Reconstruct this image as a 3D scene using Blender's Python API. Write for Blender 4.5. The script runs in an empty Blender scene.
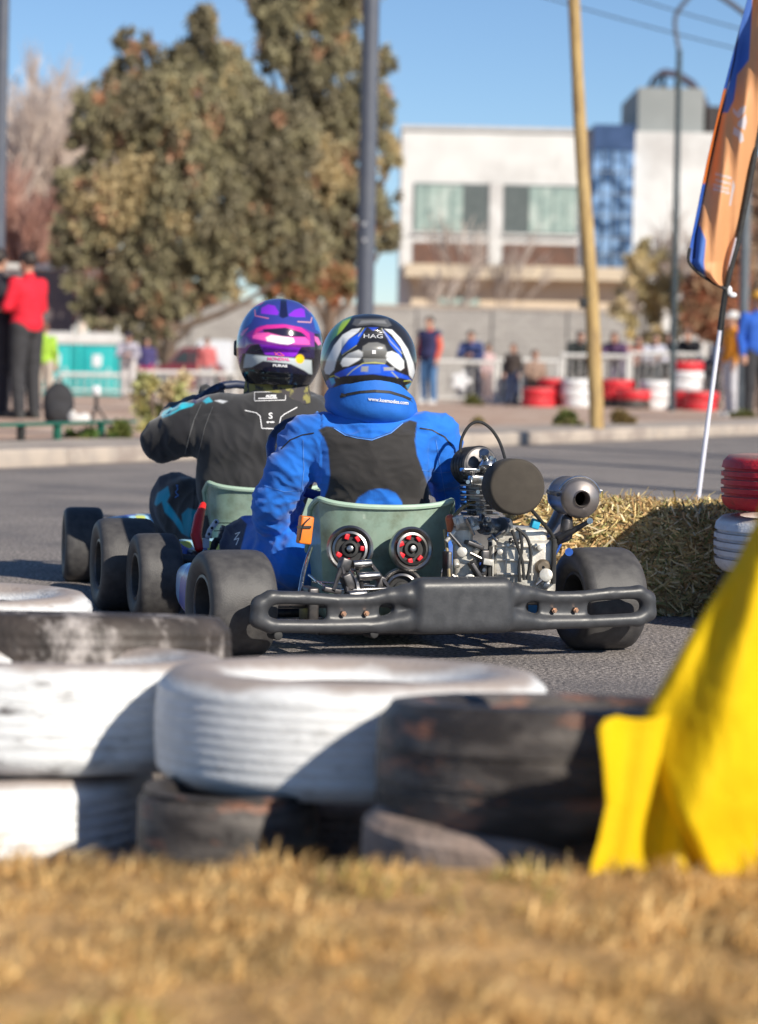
import bpy, bmesh, math, random
import numpy as np
from mathutils import Vector, Matrix, Euler, noise
from mathutils.bvhtree import BVHTree
R = math.radians
rnd = random.Random(7)
scene = bpy.context.scene
COL = scene.collection
TS = bpy.data.scenes.new('workshop')   # scratch scene for evaluating single meshes, removed at the end
F = 2700.0; CZ = 0.8; PX0 = 379.0; PY0 = 352.0; ROLL = R(1.2)
cr, sr = math.cos(ROLL), math.sin(ROLL)

# ------------------------------------------------------------------ measuring: pixel -> place
def P(px, py, Y):
    dx, dy = px-PX0, py-PY0
    ux = dx*cr + dy*sr; uy = -dx*sr + dy*cr
    return Vector((ux*Y/F, Y, CZ - uy*Y/F))
def pix(w):
    ux = F*w.x/w.y; uy = F*(CZ-w.z)/w.y
    return (PX0 + ux*cr - uy*sr, PY0 + ux*sr + uy*cr)

# ------------------------------------------------------------------ object helpers
def tag(o, label=None, cat=None, group=None, kind=None):
    if label: o['label'] = label
    if cat: o['category'] = cat
    if group: o['group'] = group
    if kind: o['kind'] = kind
    return o
def empty(name, loc=(0,0,0), rz=0, **k):
    o = bpy.data.objects.new(name, None); COL.objects.link(o)
    o.location = loc; o.rotation_euler = (0,0,rz); o.empty_display_size = .1
    return tag(o, **k)
def link(name, me, mat=None, parent=None, smooth=True, **k):
    o = bpy.data.objects.new(name, me); COL.objects.link(o)
    if mat is not None:
        me.materials.clear()
        for m in (mat if isinstance(mat, (list, tuple)) else [mat]): me.materials.append(m)
    if parent: o.parent = parent
    if smooth is not None:
        for p in me.polygons: p.use_smooth = smooth
    return tag(o, **k)
def copy_tree(o, parent=None):
    c = o.copy(); COL.objects.link(c)
    if parent: c.parent = parent
    for ch in list(o.children): copy_tree(ch, c)
    return c

class MB:
    def __init__(s): s.v = []; s.f = []; s.m = []; s.mi = 0; s.pr = []
    def add(s, vs, fs):
        b = len(s.v); s.v += [tuple(v) for v in vs]
        s.f += [tuple(b+i for i in f) for f in fs]; s.m += [s.mi]*len(fs)
    def box(s, c, d, rot=None, ch=0.0):
        """box with chamfered vertical+horizontal edges when ch>0"""
        c = Vector(c); hx, hy, hz = d[0]/2, d[1]/2, d[2]/2
        M = rot if rot is not None else Matrix.Identity(3)
        if isinstance(M, tuple): M = Euler(M).to_matrix()
        s.pr.append(('b', c, Vector((hx,hy,hz)), M.copy(), ch))
        if ch <= 0:
            vs = [c + M@Vector((x*hx, y*hy, z*hz)) for z in (-1,1) for x, y in ((-1,-1),(1,-1),(1,1),(-1,1))]
            s.add(vs, [(3,2,1,0),(4,5,6,7),(0,1,5,4),(1,2,6,5),(2,3,7,6),(3,0,4,7)])
        else:
            bm = bmesh.new(); bmesh.ops.create_cube(bm, size=1)
            for v in bm.verts: v.co = Vector((v.co.x*2*hx, v.co.y*2*hy, v.co.z*2*hz))
            bmesh.ops.bevel(bm, geom=bm.edges[:], offset=ch, segments=3, affect='EDGES', profile=.5)
            bm.verts.ensure_lookup_table()
            s.add([c + M@v.co for v in bm.verts], [[v.index for v in f.verts] for f in bm.faces]); bm.free()
    def ring(s, c, ax, r, n, ref=None):
        ax = Vector(ax).normalized()
        ref = Vector(ref) if ref else (Vector((0,0,1)) if abs(ax.z) < .9 else Vector((0,1,0)))
        a = ax.cross(ref).normalized(); b = ax.cross(a)
        return [Vector(c) + a*math.cos(2*math.pi*i/n)*r + b*math.sin(2*math.pi*i/n)*r for i in range(n)]
    def loft(s, rings, cap=True, closed=True):
        n = len(rings[0]); vs = [v for r in rings for v in r]; fs = []
        for k in range(len(rings)-1):
            for i in range(n if closed else n-1):
                j = (i+1) % n
                fs.append((k*n+i, k*n+j, (k+1)*n+j, (k+1)*n+i))
        if cap: fs.append(tuple(range(n-1, -1, -1))); fs.append(tuple((len(rings)-1)*n+i for i in range(n)))
        s.add(vs, fs)
    def cyl(s, p0, p1, r0, r1=None, n=20, ch=0):
        p0, p1 = Vector(p0), Vector(p1); ax = p1-p0; r1 = r0 if r1 is None else r1
        if ch:
            u = ax.normalized()*ch
            s.loft([s.ring(p0, ax, r0-ch, n), s.ring(p0+u*.3, ax, r0-ch*.3, n), s.ring(p0+u, ax, r0, n), s.ring(p1-u, ax, r1, n), s.ring(p1-u*.3, ax, r1-ch*.3, n), s.ring(p1, ax, r1-ch, n)])
        else: s.loft([s.ring(p0, ax, r0, n), s.ring(p1, ax, r1, n)])
    def tube(s, pts, r, n=10, sm=4):
        pts = [Vector(p) for p in pts]
        if sm and len(pts) > 2:
            q = []
            for i in range(len(pts)-1):
                a = pts[max(i-1,0)]; b = pts[i]; c = pts[i+1]; d = pts[min(i+2, len(pts)-1)]
                for k in range(sm):
                    t = k/sm
                    q.append(.5*((2*b)+(c-a)*t+(2*a-5*b+4*c-d)*t*t+(3*b-a-3*c+d)*t**3))
            q.append(pts[-1]); pts = q
        rs = []; ref = None
        for i, p in enumerate(pts):
            ax = (pts[min(i+1,len(pts)-1)]-pts[max(i-1,0)]).normalized()
            if ref is None: ref = Vector((0,0,1)) if abs(ax.z) < .9 else Vector((0,1,0))
            a = ax.cross(ref).normalized(); b = ax.cross(a); ref = -b if False else (a.cross(ax))
            rr = r[i*(len(r)-1)//max(1,len(pts)-1)] if isinstance(r, list) else r
            rs.append([p + a*math.cos(2*math.pi*k/n)*rr + b*math.sin(2*math.pi*k/n)*rr for k in range(n)])
        s.loft(rs)
    def ell(s, c, r, M=None, nu=20, nv=12):
        c = Vector(c); r = (r,r,r) if not isinstance(r, (tuple, list)) else r
        M = M or Matrix.Identity(3)
        if isinstance(M, tuple): M = Euler(M).to_matrix()
        s.pr.append(('e', c, Vector(r), M.copy(), 0))
        vs = [c + M@Vector((0,0,-r[2]))]
        for j in range(1, nv):
            t = -math.pi/2 + math.pi*j/nv
            for i in range(nu):
                a = 2*math.pi*i/nu
                vs.append(c + M@Vector((r[0]*math.cos(t)*math.cos(a), r[1]*math.cos(t)*math.sin(a), r[2]*math.sin(t))))
        vs.append(c + M@Vector((0,0,r[2]))); fs = []
        for i in range(nu): fs.append((0, 1+(i+1)%nu, 1+i))
        for j in range(nv-2):
            for i in range(nu):
                a = 1+j*nu; k = (i+1)%nu
                fs.append((a+i, a+k, a+nu+k, a+nu+i))
        L = len(vs)-1; a = 1+(nv-2)*nu
        for i in range(nu): fs.append((a+i, a+(i+1)%nu, L))
        s.add(vs, fs)
    def cap(s, p0, p1, r0, r1=None, n=14):
        """capsule with tapered radius"""
        p0, p1 = Vector(p0), Vector(p1); r1 = r0 if r1 is None else r1
        ax = p1-p0; L = ax.length
        if L < 1e-6: return s.ell(p0, r0)
        s.pr.append(('c', p0, p1, r0, r1))
        u = ax/L; rs = []
        for k in range(1, 5):
            t = -math.pi/2 + math.pi/2*k/4; rs.append(s.ring(p0+u*math.sin(t)*r0, u, max(.0005, math.cos(t)*r0), n))
        for k in range(0, 4):
            t = math.pi/2*k/4; rs.append(s.ring(p1+u*math.sin(t)*r1, u, max(.0005, math.cos(t)*r1), n))
        s.loft(rs)
    def chain(s, pts, rs, n=14):
        for i in range(len(pts)-1): s.cap(pts[i], pts[i+1], rs[i], rs[i+1], n)
    def lathe(s, prof, c, ax, n=48, closed=False):
        """prof: (radius, along) list"""
        ax = Vector(ax).normalized(); c = Vector(c)
        rings = [s.ring(c+ax*h, ax, max(r, 1e-4), n) for r, h in prof]
        if closed: rings.append(rings[0])
        s.loft(rings, cap=False)
    def mesh(s, name='mesh'):
        me = bpy.data.meshes.new(name); me.from_pydata(s.v, [], s.f)
        if any(s.m): me.polygons.foreach_set('material_index', s.m)
        me.update(); return me
    def build(s, name, mat, parent=None, smooth=True, **k):
        me = s.mesh(name)
        bm = bmesh.new(); bm.from_mesh(me); bmesh.ops.recalc_face_normals(bm, faces=bm.faces)
        if k.get('kind') == 'structure' and sum(f.normal.z*f.calc_area() for f in bm.faces) < -1: bmesh.ops.reverse_faces(bm, faces=bm.faces)
        bm.to_mesh(me); bm.free()
        o = link(name, me, mat, parent, smooth, **k)
        if smooth: autosmooth(o)
        return o
def autosmooth(o, ang=38):
    me = o.data
    bm = bmesh.new(); bm.from_mesh(me)
    for e in bm.edges:
        if len(e.link_faces) == 2 and e.calc_face_angle(0) > R(ang): e.smooth = False
    bm.to_mesh(me); bm.free()
def remesh(mb, voxel, it=2, fac=.5, k=.012):
    """one continuous skin around all capsules, ellipsoids and boxes of mb (smooth union, surface nets)"""
    lo = np.full(3, 1e9); hi = np.full(3, -1e9); bx = []
    for p in mb.pr:
        if p[0] == 'c': a = np.array(p[1]); b = np.array(p[2]); r = max(p[3], p[4]); l = np.minimum(a,b)-r; h = np.maximum(a,b)+r
        else:
            M = np.abs(np.array(p[3])); e = M@np.array(p[2]); l = np.array(p[1])-e; h = np.array(p[1])+e
        bx.append((l, h)); lo = np.minimum(lo, l); hi = np.maximum(hi, h)
    pad = k+3*voxel; lo -= pad; hi += pad; n = np.ceil((hi-lo)/voxel).astype(int)+1
    Fd = np.full(n, .08, dtype=np.float32)
    for p, (l, h) in zip(mb.pr, bx):
        i0 = np.maximum(0, np.floor((l-pad+voxel-lo)/voxel).astype(int)); i1 = np.minimum(n, np.ceil((h+pad-lo)/voxel).astype(int))
        g = np.stack(np.meshgrid(*[lo[q]+voxel*np.arange(i0[q], i1[q]) for q in range(3)], indexing='ij'), -1)
        if p[0] == 'c':
            a = np.array(p[1]); b = np.array(p[2]); ab = b-a; t = np.clip(((g-a)@ab)/(ab@ab), 0, 1)
            d = np.linalg.norm(g-a-t[...,None]*ab, axis=-1)-(p[3]+(p[4]-p[3])*t)
        else:
            M = np.array(p[3]); q = (g-np.array(p[1]))@M; e = np.array(p[2])
            if p[0] == 'e':
                k0 = np.linalg.norm(q/e, axis=-1); k1 = np.linalg.norm(q/(e*e), axis=-1)+1e-9; d = k0*(k0-1)/k1
            else:
                rr = max(p[4], 1e-4); w_ = np.abs(q)-e+rr
                d = np.linalg.norm(np.maximum(w_,0), axis=-1)+np.minimum(w_.max(-1),0)-rr
        sl = tuple(slice(i0[q], i1[q]) for q in range(3)); o = Fd[sl]
        hh = np.maximum(k-np.abs(o-d),0)/k; Fd[sl] = np.minimum(o,d)-hh*hh*k*.25
    ins = Fd < 0; c = n-1
    cnt = np.zeros(c, np.int8); cor = [(x,y,z) for x in (0,1) for y in (0,1) for z in (0,1)]
    def sub(A, o): return A[o[0]:o[0]+c[0], o[1]:o[1]+c[1], o[2]:o[2]+c[2]]
    for o in cor: cnt += sub(ins, o)
    act = (cnt > 0) & (cnt < 8); idx = np.full(c, -1, np.int64); ii = np.argwhere(act); idx[act] = np.arange(len(ii))
    acc = np.zeros((len(ii),3)); w = np.zeros(len(ii))
    for o in cor:
        for ax in range(3):
            if o[ax]: continue
            o2 = list(o); o2[ax] = 1
            f0 = Fd[ii[:,0]+o[0], ii[:,1]+o[1], ii[:,2]+o[2]]; f1 = Fd[ii[:,0]+o2[0], ii[:,1]+o2[1], ii[:,2]+o2[2]]
            m = (f0 < 0) != (f1 < 0); t = np.where(m, f0/(f0-f1+1e-12*(f0==f1)), 0)
            p_ = np.tile(np.array(o, float), (len(ii),1)); p_[:,ax] = t; acc[m] += p_[m]; w[m] += 1
    V = (ii+acc/w[:,None])*voxel+lo; Q = []
    for ax in range(3):
        u, v = [(1,2),(2,0),(0,1)][ax]
        A = ins; s0 = [slice(1,-1)]*3; s0[ax] = slice(0,-1); s1 = list(s0); s1[ax] = slice(1,None)
        a0 = A[tuple(s0)]; a1 = A[tuple(s1)]; e = np.argwhere(a0 != a1)
        if not len(e): continue
        fl = a0[tuple(e.T)]; base = e.copy(); base[:,[q for q in range(3) if q != ax]] += 1
        def id_(du, dv): b = base.copy(); b[:,u] -= du; b[:,v] -= dv; return idx[tuple(b.T)]
        q = np.stack([id_(1,1), id_(0,1), id_(0,0), id_(1,0)], 1); q[~fl] = q[~fl][:, ::-1]; Q.append(q)
    Q = np.concatenate(Q)
    E = np.concatenate([Q[:,[0,1]],Q[:,[1,2]],Q[:,[2,3]],Q[:,[3,0]]])
    for _ in range(it):
        S = np.zeros_like(V); Cn = np.zeros(len(V))
        for q in range(3): S[:,q] = np.bincount(E[:,0], V[E[:,1],q], len(V)) + np.bincount(E[:,1], V[E[:,0],q], len(V))
        Cn = np.bincount(E[:,0], minlength=len(V))+np.bincount(E[:,1], minlength=len(V)); V = V*(1-fac)+fac*S/Cn[:,None]
    me = bpy.data.meshes.new('skin'); me.from_pydata(V.tolist(), [], Q.tolist()); me.update(); return me

# ------ materials
MATS = {}
def nt(name):
    m = bpy.data.materials.new(name); m.use_nodes = True
    return m, m.node_tree.nodes, m.node_tree.links, m.node_tree.nodes['Principled BSDF']
def mat(name, c1, c2=None, scale=20, rough=.6, metal=0, bump=0, bscale=None, detail=4, lo=.35, hi=.65, coat=0, spec=.5, c3=None, s3=3, lo3=.5, hi3=.62, distort=0, stretch=None, rvar=0):
    if name in MATS: return MATS[name]
    m, N, L, b = nt(name)
    b.inputs['Base Color'].default_value = (*c1, 1); b.inputs['Roughness'].default_value = rough
    b.inputs['Metallic'].default_value = metal; b.inputs['Coat Weight'].default_value = coat
    b.inputs['Specular IOR Level'].default_value = spec
    tc = N.new('ShaderNodeTexCoord'); src = tc.outputs['Object']
    if stretch:
        mp = N.new('ShaderNodeMapping'); mp.inputs['Scale'].default_value = stretch; L.new(src, mp.inputs[0]); src = mp.outputs[0]
    out = None
    c2 = c2 or tuple(x*.8 for x in c1)
    n = N.new('ShaderNodeTexNoise'); n.inputs['Scale'].default_value = scale; n.inputs['Detail'].default_value = detail; n.inputs['Distortion'].default_value = distort
    L.new(src, n.inputs[0])
    r = N.new('ShaderNodeValToRGB'); r.color_ramp.elements[0].position = lo; r.color_ramp.elements[1].position = hi
    r.color_ramp.elements[0].color = (*c1, 1); r.color_ramp.elements[1].color = (*c2, 1)
    L.new(n.outputs[0], r.inputs[0]); out = r.outputs[0]
    if c3:
        n3 = N.new('ShaderNodeTexNoise'); n3.inputs['Scale'].default_value = s3; n3.inputs['Detail'].default_value = 7; n3.inputs['Roughness'].default_value = .65
        L.new(src, n3.inputs[0])
        r3 = N.new('ShaderNodeValToRGB'); r3.color_ramp.elements[0].position = lo3; r3.color_ramp.elements[1].position = hi3
        L.new(n3.outputs[0], r3.inputs[0])
        mx = N.new('ShaderNodeMix'); mx.data_type = 'RGBA'; L.new(r3.outputs[0], mx.inputs[0]); L.new(out, mx.inputs[6]); mx.inputs[7].default_value = (*c3, 1); out = mx.outputs[2]
    L.new(out, b.inputs['Base Color'])
    if rvar:
        mr = N.new('ShaderNodeMapRange'); mr.inputs[3].default_value = rough-rvar; mr.inputs[4].default_value = rough+rvar
        L.new(n.outputs[0], mr.inputs[0]); L.new(mr.outputs[0], b.inputs['Roughness'])
    if bump:
        nb = N.new('ShaderNodeTexNoise'); nb.inputs['Scale'].default_value = bscale or scale*3; nb.inputs['Detail'].default_value = 4
        L.new(src, nb.inputs[0])
        bp = N.new('ShaderNodeBump'); bp.inputs['Strength'].default_value = bump; bp.inputs['Distance'].default_value = .01
        L.new(nb.outputs[0], bp.inputs['Height']); L.new(bp.outputs[0], b.inputs['Normal'])
    MATS[name] = m; return m
def mat_attr(name, rough=.6, coat=0, bump=0, bscale=60, var=0.0, vscale=30, metal=0, spec=.5, trans=0, stretch=None, sheen=0):
    m, N, L, b = nt(name)
    a = N.new('ShaderNodeAttribute'); a.attribute_name = 'Col'
    b.inputs['Roughness'].default_value = rough; b.inputs['Coat Weight'].default_value = coat; b.inputs['Metallic'].default_value = metal
    b.inputs['Coat Roughness'].default_value = .05; b.inputs['Specular IOR Level'].default_value = spec
    b.inputs['Sheen Weight'].default_value = sheen
    tc = N.new('ShaderNodeTexCoord'); src = tc.outputs['Object']
    if stretch:
        mp = N.new('ShaderNodeMapping'); mp.inputs['Scale'].default_value = stretch; L.new(src, mp.inputs[0]); src = mp.outputs[0]
    out = a.outputs['Color']
    if var:
        n = N.new('ShaderNodeTexNoise'); n.inputs['Scale'].default_value = vscale; n.inputs['Detail'].default_value = 5; L.new(src, n.inputs[0])
        mr = N.new('ShaderNodeMapRange'); mr.inputs[1].default_value = .3; mr.inputs[2].default_value = .7; mr.inputs[3].default_value = 1-var; mr.inputs[4].default_value = 1+var; L.new(n.outputs[0], mr.inputs[0])
        mx = N.new('ShaderNodeVectorMath'); mx.operation = 'SCALE'; L.new(out, mx.inputs[0]); L.new(mr.outputs[0], mx.inputs['Scale']); out = mx.outputs[0]
    L.new(out, b.inputs['Base Color'])
    if bump:
        n = N.new('ShaderNodeTexNoise'); n.inputs['Scale'].default_value = bscale; n.inputs['Detail'].default_value = 5; L.new(src, n.inputs[0])
        bp = N.new('ShaderNodeBump'); bp.inputs['Strength'].default_value = bump; bp.inputs['Distance'].default_value = .01
        L.new(n.outputs[0], bp.inputs['Height']); L.new(bp.outputs[0], b.inputs['Normal'])
    if trans:
        t = N.new('ShaderNodeBsdfTranslucent'); L.new(out, t.inputs[0]); mx = N.new('ShaderNodeMixShader'); mx.inputs[0].default_value = trans
        L.new(b.outputs[0], mx.inputs[1]); L.new(t.outputs[0], mx.inputs[2]); L.new(mx.outputs[0], N['Material Output'].inputs[0])
    return m

asphalt = mat('asphalt', (.12,.106,.102), (.52,.46,.42), 80, .9, bump=1.0, bscale=120, detail=8, lo=.42, hi=.66, c3=(.12,.112,.118), s3=.9, lo3=.46, hi3=.72)
dirt = mat('dirt', (.50,.34,.25), (.40,.27,.20), 3, .95, bump=.6, bscale=20, c3=(.60,.47,.38), s3=1.2)
concrete = mat('concrete', (.46,.39,.33), (.37,.32,.28), 6, .9, bump=.4, bscale=60, c3=(.30,.25,.22), s3=2.5)
soil = mat('dry_soil', (.56,.34,.14), (.34,.20,.08), 18, .95, bump=1, bscale=60)
rubber = mat('rubber', (.050,.048,.050), (.075,.072,.072), 40, .55, bump=.12, bscale=300, rvar=.08, c3=(.095,.092,.09), s3=5, lo3=.55, hi3=.8, spec=.4)
rubber2 = mat('sidewall_rubber', (.022,.022,.024), (.034,.033,.034), 30, .5)
steel = mat('steel', (.42,.41,.40), (.26,.25,.25), 40, .32, 1, rvar=.1)
darksteel = mat('dark_steel', (.07,.07,.075), (.13,.12,.12), 50, .42, .8)
alu = mat('cast_aluminium', (.74,.72,.66), (.56,.53,.48), 30, .48, .45, bump=.12, bscale=120, c3=(.16,.12,.09), s3=18, lo3=.54, hi3=.80)
chrome = mat('chrome', (.72,.72,.72), (.45,.45,.45), 60, .24, 1)
plastic = mat('black_plastic', (.035,.037,.042), (.05,.052,.058), 30, .42, bump=.04, bscale=140, c3=(.085,.085,.09), s3=9, lo3=.6, hi3=.8, rvar=.08)
blackm = mat('matt_black', (.015,.015,.016), (.03,.03,.03), 60, .7)
foam = mat('filter_foam', (.052,.044,.036), (.062,.053,.043), 30, .95, bump=.12, bscale=500)
seatm = mat('seat_fibreglass', (.26,.38,.31), (.33,.44,.36), 14, .42, c3=(.15,.17,.11), s3=9, lo3=.48, hi3=.72, spec=.5, coat=.2)
seatrim = mat('seat_rim', (.36,.52,.40), (.44,.58,.46), 30, .4)
redm = mat('red_anodised', (.75,.015,.03), (.5,.015,.02), 30, .4)
orangem = mat('orange_plastic', (.85,.22,.02), (.75,.17,.02), 30, .45)
whitem = mat('white_plastic', (.75,.76,.78), (.62,.63,.66), 30, .5)
bluem = mat('blue_plastic', (.02,.10,.45), (.02,.07,.30), 30, .4)
cyanm = mat('cyan_plastic', (.02,.40,.62), (.02,.3,.5), 30, .4)
copper = mat('copper_bolt', (.55,.32,.2), (.4,.25,.18), 30, .4, .8)

# ------ camera, light, world
cam = bpy.data.cameras.new('camera'); co = bpy.data.objects.new('camera', cam); COL.objects.link(co)
co.location = (0,0,CZ)
co.matrix_world = Matrix.Translation((0,0,CZ)) @ Euler((math.pi/2,0,0)).to_matrix().to_4x4() @ Matrix.Rotation(ROLL, 4, 'Z')
cam.lens = F*36/1024; cam.sensor_width = 36; cam.clip_end = 3000; cam.clip_start = .05
cam.shift_y = -(512-PY0)/1024
cam.dof.use_dof = True; cam.dof.focus_distance = 7.35; cam.dof.aperture_fstop = cam.lens/26.0; cam.dof.aperture_blades = 0
scene.camera = co
SUN = Vector((.60,-.68,.54)).normalized()
sl = bpy.data.lights.new('sun', 'SUN'); so = bpy.data.objects.new('sun', sl); COL.objects.link(so)
so.rotation_euler = (-SUN).to_track_quat('-Z','Y').to_euler(); sl.energy = 5.0; sl.angle = R(.5); sl.color = (1,.92,.79)
w = bpy.data.worlds.new('World'); scene.world = w; w.use_nodes = True
N = w.node_tree.nodes; L = w.node_tree.links; bg = N['Background']; bg.inputs[1].default_value = .088
sk = N.new('ShaderNodeTexSky'); sk.sky_type = 'NISHITA'; sk.sun_disc = False
sk.sun_elevation = math.asin(SUN.z); sk.sun_rotation = math.atan2(SUN.x, SUN.y); sk.altitude = 2200; sk.ozone_density = 4.6; sk.air_density = 1.0; sk.dust_density = 0.0
L.new(sk.outputs[0], bg.inputs[0])
scene.view_settings.view_transform = 'Standard'; scene.view_settings.look = 'None'; scene.view_settings.gamma = 1; scene.view_settings.exposure = .33
scene.render.engine = 'CYCLES'

# ------ ground
def lerp(a, b, t): return a+(b-a)*t
def interp(tab, x):
    if x <= tab[0][0]: return tab[0][1]
    for (a, b), (c, d) in zip(tab, tab[1:]):
        if x <= c: return lerp(b, d, (x-a)/(c-a))
    return tab[-1][1]
ZT = [(20,.10),(27,.06),(36,0),(50,-.13),(70,-.5),(90,-.8),(150,-1.2),(500,-3),(2000,-6)]
def gz(Y): return interp(ZT, Y)
KA = Vector((-2.44,17.4)); KB = Vector((4.04,28.8)); KD = (KB-KA).normalized(); KN = Vector((-KD.y, KD.x))   # kerb line, normal pointing away
def kd(x, y): return (Vector((x,y))-KA).dot(KN)
def kpt(s, d):
    p = KA + KD*s + KN*d; return p
# road / near ground
mb = MB(); mb.add([(-400,-60,-.004-6.4),(400,-60,-6.4),(400,2500,-6.4),(-400,2500,-6.4)], [(0,1,2,3)])
mb.build('ground', dirt, kind='structure', smooth=False)
mb = MB()
q0 = kpt(-60,.02); q1_ = kpt(120,.02); mb.add([(q0.x,q0.y,0),(q0.x+80,q0.y-46,0),(q1_.x+80,q1_.y-46,0),(q1_.x,q1_.y,0)], [(0,1,2,3)])
mb.build('road', asphalt, kind='structure', smooth=False)
# verge beyond the kerb
mb = MB(); S = [-60,-30,-15]+[i*1.0-8 for i in range(0,40)]+[45,60,90,120,200]; D = [.16,.9,1.2,2,3,4,6,8,10,13,16,20,25,30,40,55,75,100,150,250,500,1200]
vs = []
for d in D:
    for s in S:
        p = kpt(s*(1+d/60), d); z = gz(p.y); k = min(1, max(0, (d-1.2)/2.5)); z = lerp(.10, min(.10, z), k)
        if d > 1.2: z += .035*noise.noise(Vector((p.x*.6, p.y*.4, 0)))*min(1, (d-1.2)/2)
        vs.append((p.x, p.y, z))
nS = len(S)
mb.add(vs, [(j*nS+i, j*nS+i+1, (j+1)*nS+i+1, (j+1)*nS+i) for j in range(len(D)-1) for i in range(nS-1)])
mb.build('verge', dirt, kind='structure')
# kerb, in stones
mb = MB(); K = -60.
while K < 120:
    p0 = kpt(K, 0); 
    c = kpt(K+.49, .08+rnd.uniform(-.006,.006)); mb.box((c.x, c.y, .055), (.975,.16,.122+rnd.uniform(-.006,.006)), (0,0,math.atan2(KD.y,KD.x)), ch=.015); K += .98
mb.build('kerb', concrete, kind='structure')
mb = MB(); vs = []
for s in range(-60, 121, 4):
    for d in (.165, 1.15+.1*math.sin(s)): p = kpt(s, d); vs.append((p.x, p.y, .108))
mb.add(vs, [(2*i, 2*i+2, 2*i+3, 2*i+1) for i in range(len(vs)//2-1)])
mb.build('pavement', concrete, kind='structure', smooth=False)
# near verge (camera side)
def vz(y): return interp([(2.6,.132),(3.40,.148),(3.50,.0),(3.6,-.03)], y)
mb = MB(); ys = [-3,0,1,2,2.5,2.8,3,3.1,3.2,3.3,3.36,3.4,3.45,3.5,3.6]; xs = [-30,-8,-3]+[i*.1-1.2 for i in range(25)]+[3,8,30]
mb.add([(x, y, vz(y)+(.012*noise.noise(Vector((x*4,y*4,0))) if y < 3.45 and abs(x) < 2 else 0)) for y in ys for x in xs], [(j*len(xs)+i, j*len(xs)+i+1, (j+1)*len(xs)+i+1, (j+1)*len(xs)+i) for j in range(len(ys)-1) for i in range(len(xs)-1)])
mb.build('bank', soil, kind='structure')
# dry grass
def set_cols(me, cols):
    a = me.color_attributes.new('Col', 'FLOAT_COLOR', 'POINT')
    flat = []
    for c in cols: flat += [c[0], c[1], c[2], 1.0]
    a.data.foreach_set('color', flat)
grassm = mat_attr('dry_grass', .75, trans=.25, var=.15, vscale=40)
v = []; f = []; cc = []
tuft = [(rnd.uniform(-1.05,1.05), rnd.uniform(2.3,3.43)) for _ in range(1500)]
def blade(x, y, z, h, wd, lean, ang, c):
    b = len(v); dx, dy = math.cos(ang)*lean, math.sin(ang)*lean
    wx, wy = -math.sin(ang+1)*wd, math.cos(ang+1)*wd
    for t, q in ((0,1),(.5,.8),(1,.1)):
        for sgn in (-1,1):
            v.append((x+dx*t*t+wx*q*sgn, y+dy*t*t+wy*q*sgn, z+h*t*(1-.25*t*min(1,lean/h)))); cc.append(c)
    f.append((b,b+1,b+3,b+2)); f.append((b+2,b+3,b+5,b+4))
for i in range(48000):
    tx, ty = rnd.choice(tuft); x = tx+rnd.gauss(0,.03); y = min(3.45, ty+rnd.gauss(0,.03))
    n = noise.noise(Vector((x*3.2,y*3.2,3))); n2 = noise.noise(Vector((x*9,y*9,8)))
    q = rnd.random()
    base = [(.68,.43,.16),(.54,.33,.12),(.86,.63,.30),(.36,.23,.09)][int(q*4)]
    if n+.3*n2 > .34 and rnd.random() < .35: base = (.38,.33,.09)
    n4 = noise.noise(Vector((x*11,y*13,5))) + .6*noise.noise(Vector((x*26,y*30,9)))
    k = rnd.uniform(.75,1.15)*max(.35,min(1.25,.9+1.3*n4)); h = rnd.uniform(.010,.030)*(1+.7*n2)*max(.5,1+.9*n4)
    if y > 3.3: h *= 1.15
    blade(x, y, vz(y)-.005, h, rnd.uniform(.0009,.0022), rnd.uniform(.008,.045), rnd.uniform(0,6.28), tuple(c*k for c in base))
me = bpy.data.meshes.new('dry_grass'); me.from_pydata(v, [], f); set_cols(me, cc)
link('dry_grass', me, grassm, smooth=False, kind='stuff', label='dry yellow brown grass along the front edge', cat='grass')

# ------ tyres of the track wall
def paintmat(name, paint, worn, wl=.52, wh=.62, rough=.55, s3=14):
    m = mat(name, paint, tuple(x*.86 for x in paint), 25, rough, bump=.35, bscale=120, c3=worn, s3=s3, lo3=wl, hi3=wh, stretch=(1,1,2.5))
    N = m.node_tree.nodes; L = m.node_tree.links; b = N['Principled BSDF']; src = b.inputs['Base Color'].links[0].from_socket
    tc = N.new('ShaderNodeTexCoord'); sp = N.new('ShaderNodeSeparateXYZ'); L.new(tc.outputs['Normal'], sp.inputs[0])
    n = N.new('ShaderNodeTexNoise'); n.inputs['Scale'].default_value = 7; n.inputs['Detail'].default_value = 6; L.new(tc.outputs['Object'], n.inputs[0])
    ad = N.new('ShaderNodeMath'); ad.operation = 'MULTIPLY_ADD'; ad.inputs[1].default_value = .9; L.new(n.outputs[0], ad.inputs[0]); L.new(sp.outputs[2], ad.inputs[2])
    mr = N.new('ShaderNodeMapRange'); mr.inputs[1].default_value = 1.08; mr.inputs[2].default_value = 1.38; mr.inputs[3].default_value = 0; mr.inputs[4].default_value = .85; L.new(ad.outputs[0], mr.inputs[0])
    mx = N.new('ShaderNodeMix'); mx.data_type = 'RGBA'; L.new(mr.outputs[0], mx.inputs[0]); L.new(src, mx.inputs[6]); mx.inputs[7].default_value = (.30,.235,.20,1); L.new(mx.outputs[2], b.inputs['Base Color'])
    return m
twhite = paintmat('white_tyre_paint', (.80,.81,.82), (.30,.29,.28), .58, .80)
twhite2 = paintmat('dirty_white_tyre_paint', (.78,.79,.80), (.15,.14,.14), .54, .72)
tred = paintmat('red_tyre_paint', (.72,.02,.035), (.10,.03,.03), .56, .76)
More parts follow.
